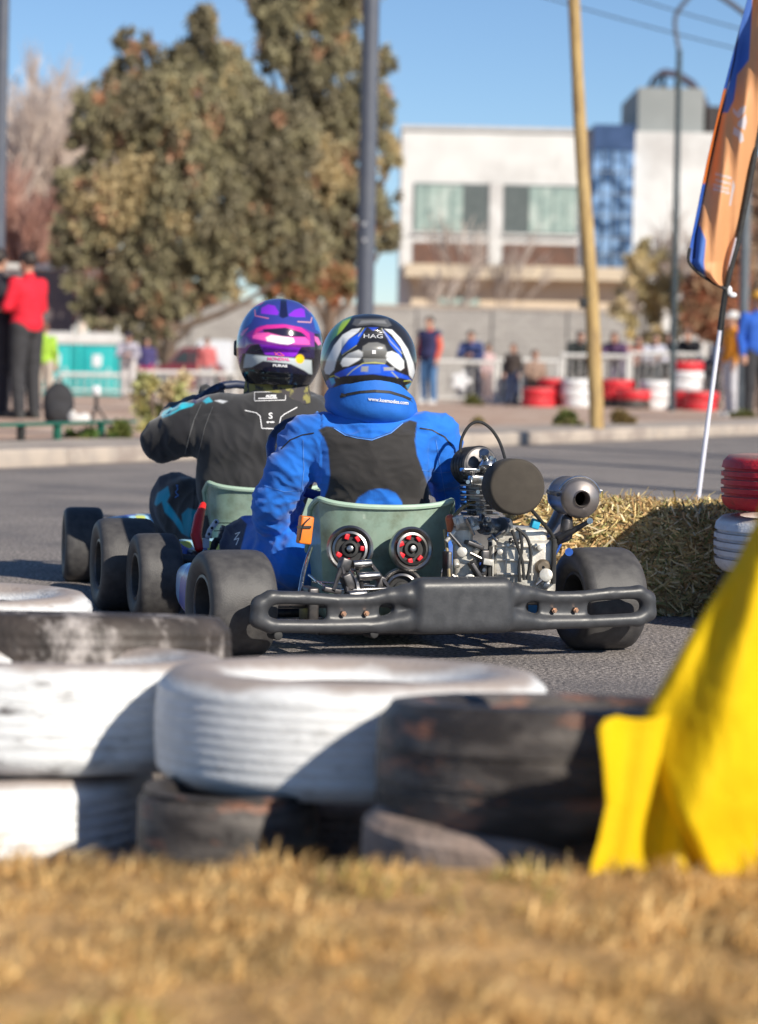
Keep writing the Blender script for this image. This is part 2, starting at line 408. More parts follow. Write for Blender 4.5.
tblack = mat('worn_black_tyre', (.032,.027,.025), (.13,.115,.105), 8, .55, bump=.5, bscale=70, c3=(.34,.15,.09), s3=7, lo3=.56, hi3=.68, stretch=(1,1,3.5), lo=.45, hi=.68)
tscuff = mat('scuffed_tyre', (.035,.028,.024), (.075,.06,.052), 14, .6, bump=.4, bscale=90, c3=(.42,.38,.36), s3=13, lo3=.50, hi3=.63, stretch=(1,1,.6))
tdusty = mat('dusty_tyre', (.30,.22,.18), (.20,.155,.13), 14, .8, bump=.4, bscale=90, c3=(.40,.31,.26), s3=9)
def tyre_mesh(Ro, Wd, Ri, n=120, grooves=4, gd=.006, lug=True, hi=True):
    """car tyre lying flat, axis z, base at z=0; profile closed loop"""
    hw = Wd/2; prof = []
    # outer tread with grooves from bottom to top
    tw = hw*.74
    prof += [(Ri+.004, -hw*.72), (Ri+(Ro-Ri)*.25, -hw*.93), (Ri+(Ro-Ri)*.5, -hw), (Ri+(Ro-Ri)*.78, -hw*.96), (Ro-.016, -tw-.010), (Ro-.006, -tw)]
    for g in range(grooves):
        zc = -tw + 2*tw*(g+1)/(grooves+1); gw = .0045
        r = Ro - .005*abs(zc/tw)**2
        prof += [(r, zc-gw-.001), (r-gd, zc-gw+.001), (r-gd, zc+gw-.001), (r, zc+gw+.001)]
    prof += [(Ro-.006, tw), (Ro-.016, tw+.010), (Ri+(Ro-Ri)*.78, hw*.96), (Ri+(Ro-Ri)*.5, hw), (Ri+(Ro-Ri)*.25, hw*.93), (Ri+.004, hw*.72)]
    prof += [(Ri, hw*.62), (Ri+.012, hw*.55), (Ro-.02, hw*.5), (Ro-.018, 0), (Ro-.02, -hw*.5), (Ri+.012, -hw*.55), (Ri, -hw*.62)]
    mb = MB(); mb.lathe([(r, z+hw) for r, z in prof], (0,0,0), (0,0,1), n, closed=True)
    me = mb.mesh('tyre')
    for vv in me.vertices:
        a = math.atan2(vv.co.y, vv.co.x); r = math.hypot(vv.co.x, vv.co.y)
        k = 1 + .006*math.sin(2*a+1) + .003*math.sin(5*a)
        if lug and r > Ro-.012 and grooves: k -= .004*(int(a/(2*math.pi)*n) % 3 == 0)
        vv.co.x *= k; vv.co.y *= k
    bm = bmesh.new(); bm.from_mesh(me); bmesh.ops.remove_doubles(bm, verts=bm.verts, dist=1e-5); bmesh.ops.recalc_face_normals(bm, faces=bm.faces)
    for e in bm.edges:
        if len(e.link_faces) == 2 and e.calc_face_angle(0) > R(45): e.smooth = False
    bm.to_mesh(me); bm.free(); return me
G1 = 'painted tyres of the track wall'
def tyre(me, m, x, y, z, tilt, rz, label, rx=None, group=G1):
    me = me.copy(); o = link('tyre', me, m, label=label, cat='tyre', group=group)
    o.location = (x,y,z); o.rotation_euler = Euler((R(-tilt), R(rx or 0), 0)).to_matrix().to_4x4().to_euler()
    # spin the pattern
    me.transform(Matrix.Rotation(rz, 4, 'Z')); return o
tm60 = tyre_mesh(.30,.178,.185, gd=.0010, grooves=6, lug=False); tm58 = tyre_mesh(.31,.178,.185, gd=.0008, grooves=7, lug=False); tm54 = tyre_mesh(.27,.19,.165, grooves=2, gd=.003); tmred = tyre_mesh(.30,.168,.185, gd=.009)
tm32 = tyre_mesh(.14,.15,.08, 80, 0, lug=False); tm36 = tyre_mesh(.205,.145,.11, 96, 0, lug=False)
tyre(tm60, twhite2, -.93, 6.07, .065, 0, 1, 'white tyre lying flat behind the wall, nearest to the far kart wheels')
tyre(tm60, tscuff, -.56, 4.98, .128, 5, 2, 'dark tyre with scuffed white marks, upper row, behind the scratched white tyre')
tyre(tm60, twhite2, -.535, 4.53, .105, 2.5, 3, 'white tyre at the left end of the upper row with a dark scratch')
tyre(tm58, twhite, -.03, 4.23, .125, 2, 4, 'broad clean white tyre in the middle of the upper row')
tyre(tm54, tblack, .275, 3.79, .125, 4.5, 5, 'worn black tyre half covered by the yellow cloth')
tyre(tm60, twhite, -.655, 4.48, -.065, 0, 1.5, 'white tyre of the lower row at the left, under the scratched white one')
tyre(tm32, tblack, -.21, 4.02, .0, 0, 2.5, 'small dark kart tyre under the broad clean white tyre')
tyre(tm36, tdusty, .185, 3.73, .022, -1, .5, 'dusty brown tyre under the worn black tyre', rx=2.5)
tyre(tm60, tscuff, -.60, 5.10, -.05, 0, .7, 'dark tyre in the lower row hidden under the scuffed dark one')
tyre(tm58, tdusty, .05, 4.40, -.055, 0, .9, 'brown tyre deep under the broad white tyre')
# right-hand stack red over white
tyre(tmred, tblack, 1.315, 8.04, .0, 0, .7, 'dark tyre at the bottom of the red and white stack beside the hay bale')
tyre(tmred, twhite, 1.31, 8.03, .170, 0, .2, 'white tyre with black grooves under the red tyre beside the hay bale')
tyre(tmred, tred, 1.325, 8.03, .352, 1, 1.2, 'red tyre with black grooves on top of a white one beside the hay bale')
# ------ yellow cloth
clothm = mat('yellow_cloth', (.86,.62,.01), (.82,.56,.01), 12, .65, bump=.3, bscale=220, spec=.15)
ct = clothm.node_tree; t = ct.nodes.new('ShaderNodeBsdfTranslucent'); t.inputs[0].default_value = (.9,.62,.01,1)
mx = ct.nodes.new('ShaderNodeMixShader'); mx.inputs[0].default_value = .22
ct.links.new(ct.nodes['Principled BSDF'].outputs[0], mx.inputs[1]); ct.links.new(t.outputs[0], mx.inputs[2]); ct.links.new(mx.outputs[0], ct.nodes['Material Output'].inputs[0])
mb = MB()
LE = [(470,775),(520,757),(560,738),(610,706),(650,683),(690,660),(714,646),(760,652),(810,672),(850,694),(884,712)]
nu, nv = 90, 110; vs = []
for j in range(nv):
    py = 470+(884-470)*j/(nv-1); xl = interp(LE, py)
    for i in range(nu):
        s = i/(nu-1); px = lerp(xl, 930, s**1.15)
        # folds radiate from a tie point up right
        a = math.atan2(px-800, py-420); d = math.hypot(px-800, py-420)
        k = min(1, d/260)
        ph = a*9.5+.9+.6*noise.noise(Vector((px*.01,py*.01,0))); fo = .030*(math.sin(ph)+.35*math.sin(2*ph+.7))*k + .010*math.sin(a*23+2+py*.004)*k + .006*noise.noise(Vector((px*.03,py*.012,0))) + .0014*noise.noise(Vector((px*.11,py*.05,4)))
        e = max(0, 1-(px-xl)/14)
        vs.append(P(px, py, 3.40 + fo + .02*e*e))
mb.add(vs, [(j*nu+i, j*nu+i+1, (j+1)*nu+i+1, (j+1)*nu+i) for j in range(nv-1) for i in range(nu-1)])
LE2 = [(712,604),(722,598),(760,603),(800,606),(840,598),(866,590),(886,588)]
nu, nv = 50, 50; vs = []
for j in range(nv):
    py = 712+(886-712)*j/(nv-1); xl = interp(LE2, py)
    for i in range(nu):
        s = i/(nu-1); px = lerp(xl, 760, s)
        top = 712+7*math.sin(s*7)+ (8 if s < .08 else 0)*(.08-s)*12
        pyy = py + (top-712)*(1-j/(nv-1))
        fo = .016*math.sin(px*.055+.8+py*.004)+.010*math.sin(px*.13+py*.02)
        if px < xl+10: fo += .012*(1-(px-xl)/10)
        vs.append(P(px, pyy, 3.385 + .055*s + fo*min(1,.4+(j/nv))))
mb.add(vs, [(j*nu+i, j*nu+i+1, (j+1)*nu+i+1, (j+1)*nu+i) for j in range(nv-1) for i in range(nu-1)])
o = mb.build('draped_cloth', clothm, label='bright yellow cloth draped in folds over the tyres', cat='cloth')
sm = o.modifiers.new('th', 'SOLIDIFY'); sm.thickness = .0015
mb = MB(); mb.cyl((.60,3.44,-.1), (.60,3.44,.72), .022, .02, 12)
mb.build('wooden_stake', mat('stake_wood', (.30,.19,.10), (.2,.12,.06), 12, .8, stretch=(8,8,1)), label='wooden stake holding up the yellow cloth', cat='stake')

# ------ hay bales
strawm = mat_attr('straw', .7, trans=.15)
baleb = mat('hay', (.34,.26,.09), (.18,.14,.05), 60, .9, bump=1, bscale=140)
def bale(c, dims, rz, seed, label, green=.10):
    r = random.Random(seed); root = empty('hay_bale', c, rz, label=label, cat='hay bale', group='hay bales at the track edge')
    mb = MB(); mb.box((0,0,dims[2]/2), (dims[0]-.05, dims[1]-.05, dims[2]-.03), ch=.05)
    me = mb.mesh('core'); bm = bmesh.new(); bm.from_mesh(me); bmesh.ops.subdivide_edges(bm, edges=bm.edges[:], cuts=5, use_grid_fill=True); bmesh.ops.recalc_face_normals(bm, faces=bm.faces)
    for q in bm.verts: q.co += q.co.normalized()*.02*noise.noise(q.co*9+Vector((seed,0,0)))
    bm.to_mesh(me); bm.free(); link('packed_hay', me, baleb, root)
    v = []; f = []; cc = []
    hx, hy, hz = dims[0]/2, dims[1]/2, dims[2]
    for i in range(17000):
        face = r.choice('FFFFTTTLRB')
        if face == 'F': p = Vector((r.uniform(-hx,hx), -hy, r.uniform(0,hz))); n = Vector((0,-1,0))
        elif face == 'B': p = Vector((r.uniform(-hx,hx), hy, r.uniform(0,hz))); n = Vector((0,1,0))
        elif face == 'T': p = Vector((r.uniform(-hx,hx), r.uniform(-hy,hy), hz)); n = Vector((0,0,1))
        elif face == 'L': p = Vector((-hx, r.uniform(-hy,hy), r.uniform(0,hz))); n = Vector((-1,0,0))
        else: p = Vector((hx, r.uniform(-hy,hy), r.uniform(0,hz))); n = Vector((1,0,0))
        # rounded corners and lumps
        q = Vector((p.x/hx, p.y/hy, (p.z-hz/2)/(hz/2))); m_ = sorted([abs(q.x),abs(q.y),abs(q.z)])[1]
        p -= Vector((q.x*hx*.03, q.y*hy*.05, q.z*hz*.5*.06))*max(0,(m_-.8)/.2)**2
        p += n*(.030*noise.noise(p*13+Vector((seed,0,0))) + .02*noise.noise(p*30) - .006)
        d = Vector((r.gauss(0,1), r.gauss(0,1), r.gauss(0,.55))); d -= n*d.dot(n)*r.uniform(.1,1.05); d.normalize()
        Ls = r.uniform(.03,.12); wd = r.uniform(.0012,.0030); sd = d.cross(n).normalized()*wd
        bend = n*r.uniform(-.012,.022)
        k = r.uniform(.6,1.25)
        base = r.choice([(.88,.68,.32),(.95,.80,.50),(.74,.55,.24),(.58,.47,.20),(.64,.40,.18),(.34,.23,.09)])
        if r.random() < green: base = (.30,.30,.10)
        b = len(v)
        for t in (-.5,0,.5):
            o_ = d*Ls*t + bend*(1-4*t*t) + n*.006
            v.append(p+o_-sd); v.append(p+o_+sd); cc.append(tuple(x*k for x in base)); cc.append(tuple(x*k for x in base))
        f += [(b,b+1,b+3,b+2),(b+2,b+3,b+5,b+4)]
    me = bpy.data.meshes.new('straw'); me.from_pydata(v, [], f); set_cols(me, cc)
    link('straw', me, strawm, root, smooth=False, kind='stuff')
    for x in (-hx*.5, hx*.5):
        mb = MB(); mb.tube([(x,-hy-.004,.02),(x,-hy-.006,hz-.03),(x,-hy+.04,hz+.002),(x,hy-.04,hz+.002),(x,hy+.004,hz-.03)], .0022, 6)
        mb.build('twine', mat('twine', (.5,.35,.1), (.4,.25,.08), 30, .8), root)
bale((.97,8.60,0), (1.04,.46,.322), R(1), 3, 'near hay bale, half sunlit and half in the shade of the tyre stack')
bale((1.75,9.35,0), (1.0,.46,.315), R(-4), 5, 'farther hay bale behind the red and white tyre stack', .2)

# ------ flag
fl = empty('feather_flag', (P(697,508,9.7).x-.05, 9.7, 0), 0, label='orange and blue feather flag on a thin white leaning pole behind the hay bales', cat='flag')
FB = fl.location.copy()
def FP(px, py, Y=9.7): return P(px, py, Y) - FB
mb = MB(); mb.tube([FP(691,560), FP(697,508), FP(712,390), FP(727,283), FP(737,238)], .0085, 12, 3)
mb.build('pole', mat('white_pole', (.75,.75,.85), (.7,.7,.8), 30, .3), fl)
mb = MB(); mb.tube([FP(720,330), FP(727,284), FP(738,240), FP(747,195), FP(755,150), FP(764,95), FP(776,20), FP(790,-70), FP(800,-160)], .011, 10, 4)
mb.build('pole_sleeve', blackm, fl)
mb = MB(); mb.ell(FP(729,291), (.012,.012,.02)); mb.ell(FP(733,295,9.68), (.014,.006,.01))
mb.build('clip', whitem, fl)
mb = MB(); mb.tube([FP(727,290,9.69), FP(724,320,9.69), FP(722,345,9.69)], .003, 6); mb.build('cord', blackm, fl)
def sdpoly(pt, poly):
    x, y = pt; d = 1e9; ins = False; n = len(poly)
    for i in range(n):
        ax, ay = poly[i]; bx, by = poly[(i+1) % n]
        ex, ey = bx-ax, by-ay; wx, wy = x-ax, y-ay
        t = max(0, min(1, (wx*ex+wy*ey)/(ex*ex+ey*ey+1e-12)))
        d = min(d, math.hypot(wx-ex*t, wy-ey*t))
        if (ay > y) != (by > y) and x < (bx-ax)*(y-ay)/(by-ay+1e-12)+ax: ins = not ins
    return -d if ins else d
def sdline(pt, pl):
    x, y = pt; d = 1e9
    for (ax, ay), (bx, by) in zip(pl, pl[1:]):
        ex, ey = bx-ax, by-ay; wx, wy = x-ax, y-ay
        t = max(0, min(1, (wx*ex+wy*ey)/(ex*ex+ey*ey+1e-12)))
        d = min(d, math.hypot(wx-ex*t, wy-ey*t))
    return d
def paint(base, layers, pt, aa=.7):
    c = base
    for L_ in layers:
        poly, col = L_[0], L_[1]
        bb = L_[3] if len(L_) > 3 else None
        if L_[2] is None:
            xs = [p[0] for p in poly]; 
            if pt[0] < min(xs)-1 or pt[0] > max(xs)+1: continue
            d = sdpoly(pt, poly)
        else: d = sdline(pt, poly)-L_[2]
        a = max(0, min(1, .5-d/(2*aa)))
        if a > 0: c = tuple(lerp(c[k], col[k], a) for k in range(3))
    return c
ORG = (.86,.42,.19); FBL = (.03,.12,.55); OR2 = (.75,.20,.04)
LEF = [(-160,790),(-60,765),(0,747),(45,735),(95,722),(160,707),(205,698),(240,691),(262,687)]
RIF = [(-160,800),(-60,788),(20,775),(95,763),(150,754),(195,746),(240,737),(262,732),(288,726)]
FOLD = [(-160,795),(-40,757),(10,742),(60,734),(110,722),(160,711),(205,702),(235,696),(258,694)]
fold_line = [(x, y) for y, x in FOLD]
nu, nv = 70, 260; vs = []; cc = []
wht = (.72,.66,.68)
emb = [([(733,108),(737,112),(741,107),(746,106),(745,112),(739,118),(736,116),(733,112)], wht, None),
       ([(738,122),(742,118),(746,114),(747,122),(745,130),(741,128),(737,126)], wht, None),
       ([(734,127),(739,130),(743,134),(744,141),(740,143),(738,137),(733,134)], wht, None),
       ([(733,180),(735,186),(733,194),(731,205),(729,206),(731,194),(732,186)], wht, None)]
for k, yy in enumerate((174,180,185,189)):
    for q in range(4):
        x0 = 714+q*4+ (2 if k < 2 else 0)
        emb.append(([(x0,yy+q*1.1),(x0+2.5,yy+q*1.1+.6)] , wht, .8 if (k+q) % 3 else 1.1))
for j in range(nv):
    py = lerp(-150, 290, j/(nv-1))
    for i in range(nu):
        s = i/(nu-1); xl = interp(LEF, min(py,262)); xr = interp(RIF, py)
        if py > 262: xl = lerp(687, 724, ((py-262)/28)**1.15)
        px = lerp(xl, xr, s); q = (px, py); fx = interp(FOLD, py)
        Yd = 9.7 + .045*math.sin(s*5+py*.012) - .03*s + .01*math.sin(px*.35+py*.02)
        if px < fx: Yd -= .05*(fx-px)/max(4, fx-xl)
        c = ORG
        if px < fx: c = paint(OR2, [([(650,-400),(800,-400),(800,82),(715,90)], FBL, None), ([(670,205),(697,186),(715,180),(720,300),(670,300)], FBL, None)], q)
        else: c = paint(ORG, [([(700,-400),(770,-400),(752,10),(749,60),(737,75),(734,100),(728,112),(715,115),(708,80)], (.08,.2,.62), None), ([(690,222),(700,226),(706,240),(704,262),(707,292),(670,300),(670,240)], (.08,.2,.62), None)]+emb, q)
        c = paint(c, [(fold_line, (.02,.02,.03), .9)], q)
        if py > 262 and s < .06 or s < .012: c = (.02,.02,.03)
        if py > 286: c = (.02,.02,.03)
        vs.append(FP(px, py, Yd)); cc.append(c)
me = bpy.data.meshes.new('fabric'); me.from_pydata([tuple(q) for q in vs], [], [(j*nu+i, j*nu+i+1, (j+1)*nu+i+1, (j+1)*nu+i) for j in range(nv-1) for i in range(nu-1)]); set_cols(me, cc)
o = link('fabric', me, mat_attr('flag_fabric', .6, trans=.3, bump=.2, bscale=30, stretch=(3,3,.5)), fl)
# piping along the lower hem
mb = MB(); mb.tube([FP(690,248,9.66), FP(689,262,9.66), FP(700,274,9.67), FP(714,283,9.68), FP(726,289,9.69)], .006, 8); mb.build('hem', blackm, fl)

# ------ karts
K1 = Matrix.Translation((.11,7.2,0)) @ Matrix.Rotation(R(21), 4, 'Z'); K1i = K1.inverted()
K2 = Matrix.Translation((-.265,8.36,0)) @ Matrix.Rotation(R(15), 4, 'Z'); K2i = K2.inverted()
def L1(px, py, Y): return K1i @ P(px, py, Y)
def kart_tyre(kart, x, y, Rr, W, steer=0, out=1):
    prof = []; hw = W/2; ri = Rr*.52
    pr = [(ri,.80),(ri+.012,.93),(Rr*.78,1.0),(Rr*.90,.97),(Rr*.96,.88),(Rr*.99,.75),(Rr,.55),(Rr*1.003,0)]
    prof = [(r, t*hw) for r, t in pr] + [(r, -t*hw) for r, t in pr[-2::-1]] + [(ri-.001,-.55*hw),(ri-.001,.55*hw)]
    mb = MB(); mb.lathe(prof, (0,0,0), (1,0,0), 72, closed=True)
    o = mb.build('tyre', rubber, kart); o.location = (x, y, Rr-.002); o.rotation_euler = (0,0,steer)
    rim = MB()
    rim.lathe([(ri+.002,.84*hw),(ri-.006,.86*hw),(ri-.010,.78*hw),(ri-.016,.3*hw),(ri-.03,.05*hw),(.028,.0),(.026,.22*hw),(.004,.22*hw)], (0,0,0), (out,0,0), 40)
    rim.lathe([(ri+.002,-.84*hw),(ri-.006,-.86*hw),(ri-.012,-.7*hw),(ri-.016,-.1*hw),(ri-.03,.0)], (0,0,0), (out,0,0), 40)
    ro = rim.build('rim', blackm, o)
    lp = MB(); lp.lathe([(ri+.0005,.83*hw),(ri+.004,.885*hw),(ri-.003,.90*hw),(ri-.007,.83*hw)], (0,0,0), (out,0,0), 40, closed=True); lp.build('rim_lip', darksteel, o)
    hub = MB(); hub.cyl((-.3*hw,0,0), (.36*hw*out,0,0), .022, n=16)
    for k in range(3):
        a = k*2.094; hub.cyl((out*.05*hw, math.cos(a)*.033, math.sin(a)*.033), (out*.2*hw, math.cos(a)*.033, math.sin(a)*.033), .006, n=8)
    hub.build('hub', steel, o)
    return o
def make_kart():
    k = empty('racing_kart')
    for s in (-1,1):
        kart_tyre(k, (-.515,.542)[s > 0], 0, .14, .178, 0, s)
        kart_tyre(k, s*.435, .98, .127, .132, R(-5), s)
    mb = MB(); mb.cyl((-.56,0,.14), (.56,0,.14), .0175); 
    mb.build('axle', steel, k)
    mb = MB(); t = .014
    for s in (-1,1):
        mb.tube([(s*.30,-.08,.075),(s*.30,.2,.06),(s*.32,.6,.05),(s*.22,.85,.05),(s*.20,1.25,.06)], t)
        mb.tube([(s*.24,.92,.06),(s*.38,.98,.11)], t, sm=0)
        mb.tube([(s*.30,.25,.06),(s*.38,.26,.07),(s*.42,.35,.07),(s*.42,.58,.07),(s*.38,.64,.07),(s*.32,.66,.05)], .009)
        mb.box((s*.30,0,.13), (.03,.08,.10), ch=.006)
        mb.tube([(s*.18,-.02,.06),(s*.18,-.10,.085),(s*.18,-.2,.10)], .012)
    mb.tube([(-.30,.15,.06),(.30,.15,.06)], t, sm=0); mb.tube([(-.30,.6,.05),(.30,.6,.05)], t, sm=0); mb.tube([(-.34,.98,.06),(.34,.98,.06)], t, sm=0)
    mb.tube([(-.30,-.08,.075),(0,-.09,.07),(.30,-.08,.075)], t)
    mb.build('frame', darksteel, k)
    mb = MB(); mb.box((0,.95,.032), (.44,.72,.004)); mb.build('floor_tray', alu, k)
    # seat
    nu, nv = 41, 26; vs = []
    sx = -.078
    for j in range(nv):
        v_ = j/(nv-1); z = lerp(.045, .400, v_)
        hw = lerp(.14, .184, v_**.6); yb = lerp(.17, .085, v_); dep = lerp(.46, .075, v_**.8)
        if v_ < .12: yb += .05*(1-v_/.12)**2; hw -= .02*(1-v_/.12)
        for i in range(nu):
            u = -1+2*i/(nu-1); a = abs(u)
            # back arc for |u|<.55 then side
            if a < .5:
                th = a/.5*math.pi/2*.86; x = math.sin(th)*hw*.985; y = yb + (1-math.cos(th))*hw*.42
            else:
                th = math.pi/2*.86; y0 = yb+(1-math.cos(th))*hw*.42; q = (a-.5)/.5
                x = hw*(.985+.015*q*2)+.01*q; y = y0 + q*dep
            dz = -.018*(1-min(1,a*2)**2)*v_**4 - (0 if a < .5 else .03*((a-.5)/.5)**1.5*v_)
            vs.append((sx+math.copysign(x,u), y, z+dz))
    mb = MB(); mb.add(vs, [(j*nu+i, j*nu+i+1, (j+1)*nu+i+1, (j+1)*nu+i) for j in range(nv-1) for i in range(nu-1)])
    so_ = mb.build('seat', seatm, k); md = so_.modifiers.new('t','SOLIDIFY'); md.thickness = .005
    rim = [vs[(nv-1)*nu+i] for i in range(nu)]; rim += [vs[j*nu+nu-1] for j in range(nv-2, 3, -1)]
    rim = [vs[j*nu] for j in range(3, nv-1)] + rim
    mb = MB(); mb.tube([Vector(p) for p in rim], .0078, 8, 0); mb.build('seat_rim', seatrim, so_)
    mb = MB(); mb.add([(-.19,.2,.05),(.10,.2,.05),(.10,.62,.06),(-.19,.62,.06)], [(0,1,2,3)]); o = mb.build('seat_base', seatm, so_); o.modifiers.new('t','SOLIDIFY').thickness = .004
    pv = Vector((sx,.10,0)); rz_ = R(-13); so_.rotation_euler = (0,0,rz_); so_.location = pv+Vector((.034,.0,0)) - Matrix.Rotation(rz_,3,'Z')@pv
    # side pods
    for s in (-1,1):
        rs = []
        for q in range(13):
            y = .20+.46*q/12; e = math.sin(math.pi*min(1,max(0,(q+.4)/12.8)))**.35
            ring = []
            for a_ in range(20):
                a = 2*math.pi*a_/20
                ring.append((s*(.44)+ .055*e*math.copysign(abs(math.cos(a))**.6, math.cos(a)), y,   .115+ .080*e*math.copysign(abs(math.sin(a))**.6, math.sin(a))+.02*q/12))
            rs.append(ring)
        mb = MB(); mb.loft(rs); mb.build('side_pod', podm, k)
    # front fairing
    rs = []
    for q in range(25):
        u = -1+2*q/24; x = u*.48; yc = 1.42-.16*u*u; e = (1-abs(u)**6)*.98+.02
        rs.append([(x, yc+.10*e*math.cos(2*math.pi*a_/16), .12+.085*e*math.sin(2*math.pi*a_/16)) for a_ in range(16)])
    mb = MB(); mb.loft(rs); mb.build('nose_fairing', podm, k)
    # steering
    sw = MB(); c = Vector((-.03,.70,.49)); ax = Vector((0,-.75,.66)).normalized(); a1 = Vector((1,0,0)); b1 = ax.cross(a1)
    sw.tube([c + a1*.145*math.cos(t/24*2*math.pi)+b1*.145*math.sin(t/24*2*math.pi) for t in range(25)], .014, 10, 0)
    for a in (0, math.pi, -math.pi/2): sw.box(c+(a1*math.cos(a)+b1*math.sin(a))*.07, (.13,.022,.006), Matrix((a1*math.cos(a)+b1*math.sin(a), ax.cross(a1*math.cos(a)+b1*math.sin(a)), ax)).transposed())
    w_ = sw.build('steering_wheel', bluegrip, k)
    sc = MB(); sc.cyl(c, (-.01,1.12,.09), .010, n=12); sc.build('steering_column', steel, w_)
    # rear bumper, one moulded piece, spans left loop, box, right loop
    bb = MB()
    yb = -.215; bb0 = len(bb.pr)
    bb.box((.0,yb-.008,.134), (.270,.080,.146), ch=.026)
    for s in (-1,1):
        bb.chain([(s*.10,yb,.150),(s*.145,yb-.004,.160),(s*.19,yb-.002,.160),(s*.25,yb,.150),(s*.33,yb,.150),(s*.42,yb,.158),(s*.50,yb,.160)], [.038,.031,.0205,.0165,.0160,.0170,.0185])
        bb.chain([(s*.50,yb,.160),(s*.527,yb+.004,.142),(s*.530,yb+.004,.104),(s*.50,yb,.088)], [.020,.022,.022,.020])
        bb.chain([(s*.50,yb,.088),(s*.35,yb-.002,.084),(s*.22,yb-.002,.084),(s*.12,yb,.098)], [.0185,.0175,.0200,.038])
        bb.box((s*.285,yb+.002,.116), (.14,.018,.06)); bb.box((s*.165,yb+.002,.12), (.03,.03,.09))
    me = remesh(bb, .0042, 9, .5, k=.007); me.transform(Matrix.Translation((.038,0,.014)) @ Matrix.Diagonal((1.035,1,1,1))); bo = link('rear_bumper', me, plastic, k)
    for s in (-1,1):
        for x in (.255,.315):
            bt = MB(); bt.cyl((.038+s*x*1.035,yb-.010,.131), (.038+s*x*1.035,yb-.019,.131), .0075, n=6); bt.cyl((.038+s*x*1.035,yb-.017,.131), (.038+s*x*1.035,yb-.023,.131), .004, n=8)
            bt.build('bolt', copper, bo)
    for s, x in ((-1,.46),(-1,.20)): bt = MB(); bt.cyl((s*x,yb-.01,.078), (s*x,yb+.05,.076), .012, n=14, ch=.003); bt.build('bumper_foot', blackm, bo)
    # brake caliper and mounts seen left of centre
    br = MB(); bz = MB()
    for (x, y, z, l) in ((-.11,-.03,.235,.052),(-.10,-.055,.205,.06),(-.10,-.07,.172,.10),(-.14,-.08,.16,.05)):
        bz.cyl((x-l/2,y,z), (x+l/2,y,z+.003), .0115 if l < .08 else .0045, n=14, ch=.002)
    for (a, b) in (((-.165,-.02,.245),(-.16,-.07,.16)),((-.085,-.02,.24),(-.03,-.07,.155)),((-.16,-.02,.24),(-.20,-.06,.17)),((-.12,-.02,.22),(-.12,-.08,.16))): br.cyl(a, b, .006, n=8)
    br.box((-.155,-.02,.235), (.03,.03,.035), (0,.3,0), ch=.005); br.box((-.155,-.045,.19), (.026,.04,.05), (0,-.4,0), ch=.005); br.box((-.105,-.03,.19), (.03,.03,.05), ch=.005)
    br.box((-.06,-.035,.185), (.02,.03,.04), (0,.4,0), ch=.004); br.box((-.20,-.05,.17), (.05,.02,.014), (0,.2,0), ch=.003)
    b_ = br.build('brake_caliper', darksteel, k); bz.build('brake_pin', steel, b_); b_.location = (-.055,0,.004)
    mb = MB(); mb.lathe([(.03,-.004),(.085,-.004),(.085,.004),(.03,.004)], (-.19,0,.14), (1,0,0), 40, closed=True); mb.build('brake_disc', steel, k)
    return k
pm, N_, L_, b_ = nt('pod_decal')
tc = N_.new('ShaderNodeTexCoord'); vo = N_.new('ShaderNodeTexVoronoi'); vo.inputs['Scale'].default_value = 7
nz = N_.new('ShaderNodeTexNoise'); nz.inputs['Scale'].default_value = 6; L_.new(tc.outputs['Object'], nz.inputs[0])
ad = N_.new('ShaderNodeVectorMath'); ad.operation = 'MULTIPLY_ADD'; ad.inputs[1].default_value = (.35,.35,.35); L_.new(nz.outputs['Color'], ad.inputs[0]); L_.new(tc.outputs['Object'], ad.inputs[2]); L_.new(ad.outputs[0], vo.inputs[0])
sp = N_.new('ShaderNodeSeparateColor'); L_.new(vo.outputs['Color'], sp.inputs[0])
rp = N_.new('ShaderNodeValToRGB'); rp.color_ramp.interpolation = 'CONSTANT'
els = [(0,(.02,.10,.42)),(.22,(.10,.35,.70)),(.42,(.55,.62,.15)),(.55,(.10,.14,.50)),(.70,(.35,.62,.80)),(.85,(.50,.05,.20)),(.92,(.62,.68,.72))]
while len(rp.color_ramp.elements) < len(els): rp.color_ramp.elements.new(.5)
for e, (p, c) in zip(rp.color_ramp.elements, els): e.position = p; e.color = (*c,1)
L_.new(sp.outputs[0], rp.inputs[0]); L_.new(rp.outputs[0], b_.inputs['Base Color']); b_.inputs['Roughness'].default_value = .25; podm = pm
bluegrip = mat('blue_black_grip', (.02,.03,.07), (.03,.07,.25), 7, .5, lo=.48, hi=.52)
kart1 = make_kart()
kart2 = copy_tree(kart1)
for o_ in kart2.children:
    if o_.name.startswith('tyre') and o_.location.y > .5: o_.location.x *= 1.13
    if o_.name.startswith('steering_wheel'): o_.location = (.02,0,.082)
    if o_.name.startswith('seat') and 'rim' not in o_.name and 'washer' not in o_.name: o_.location += Vector((-.01,0,-.022))
tag(kart1, 'near racing kart with green seat, bare engine and black rear bumper', 'kart', 'two racing karts side by side in the bend')
tag(kart2, 'far racing kart half hidden by the near one, red tube beside its green seat', 'kart', 'two racing karts side by side in the bend')
kart1.matrix_world = K1; kart2.matrix_world = K2
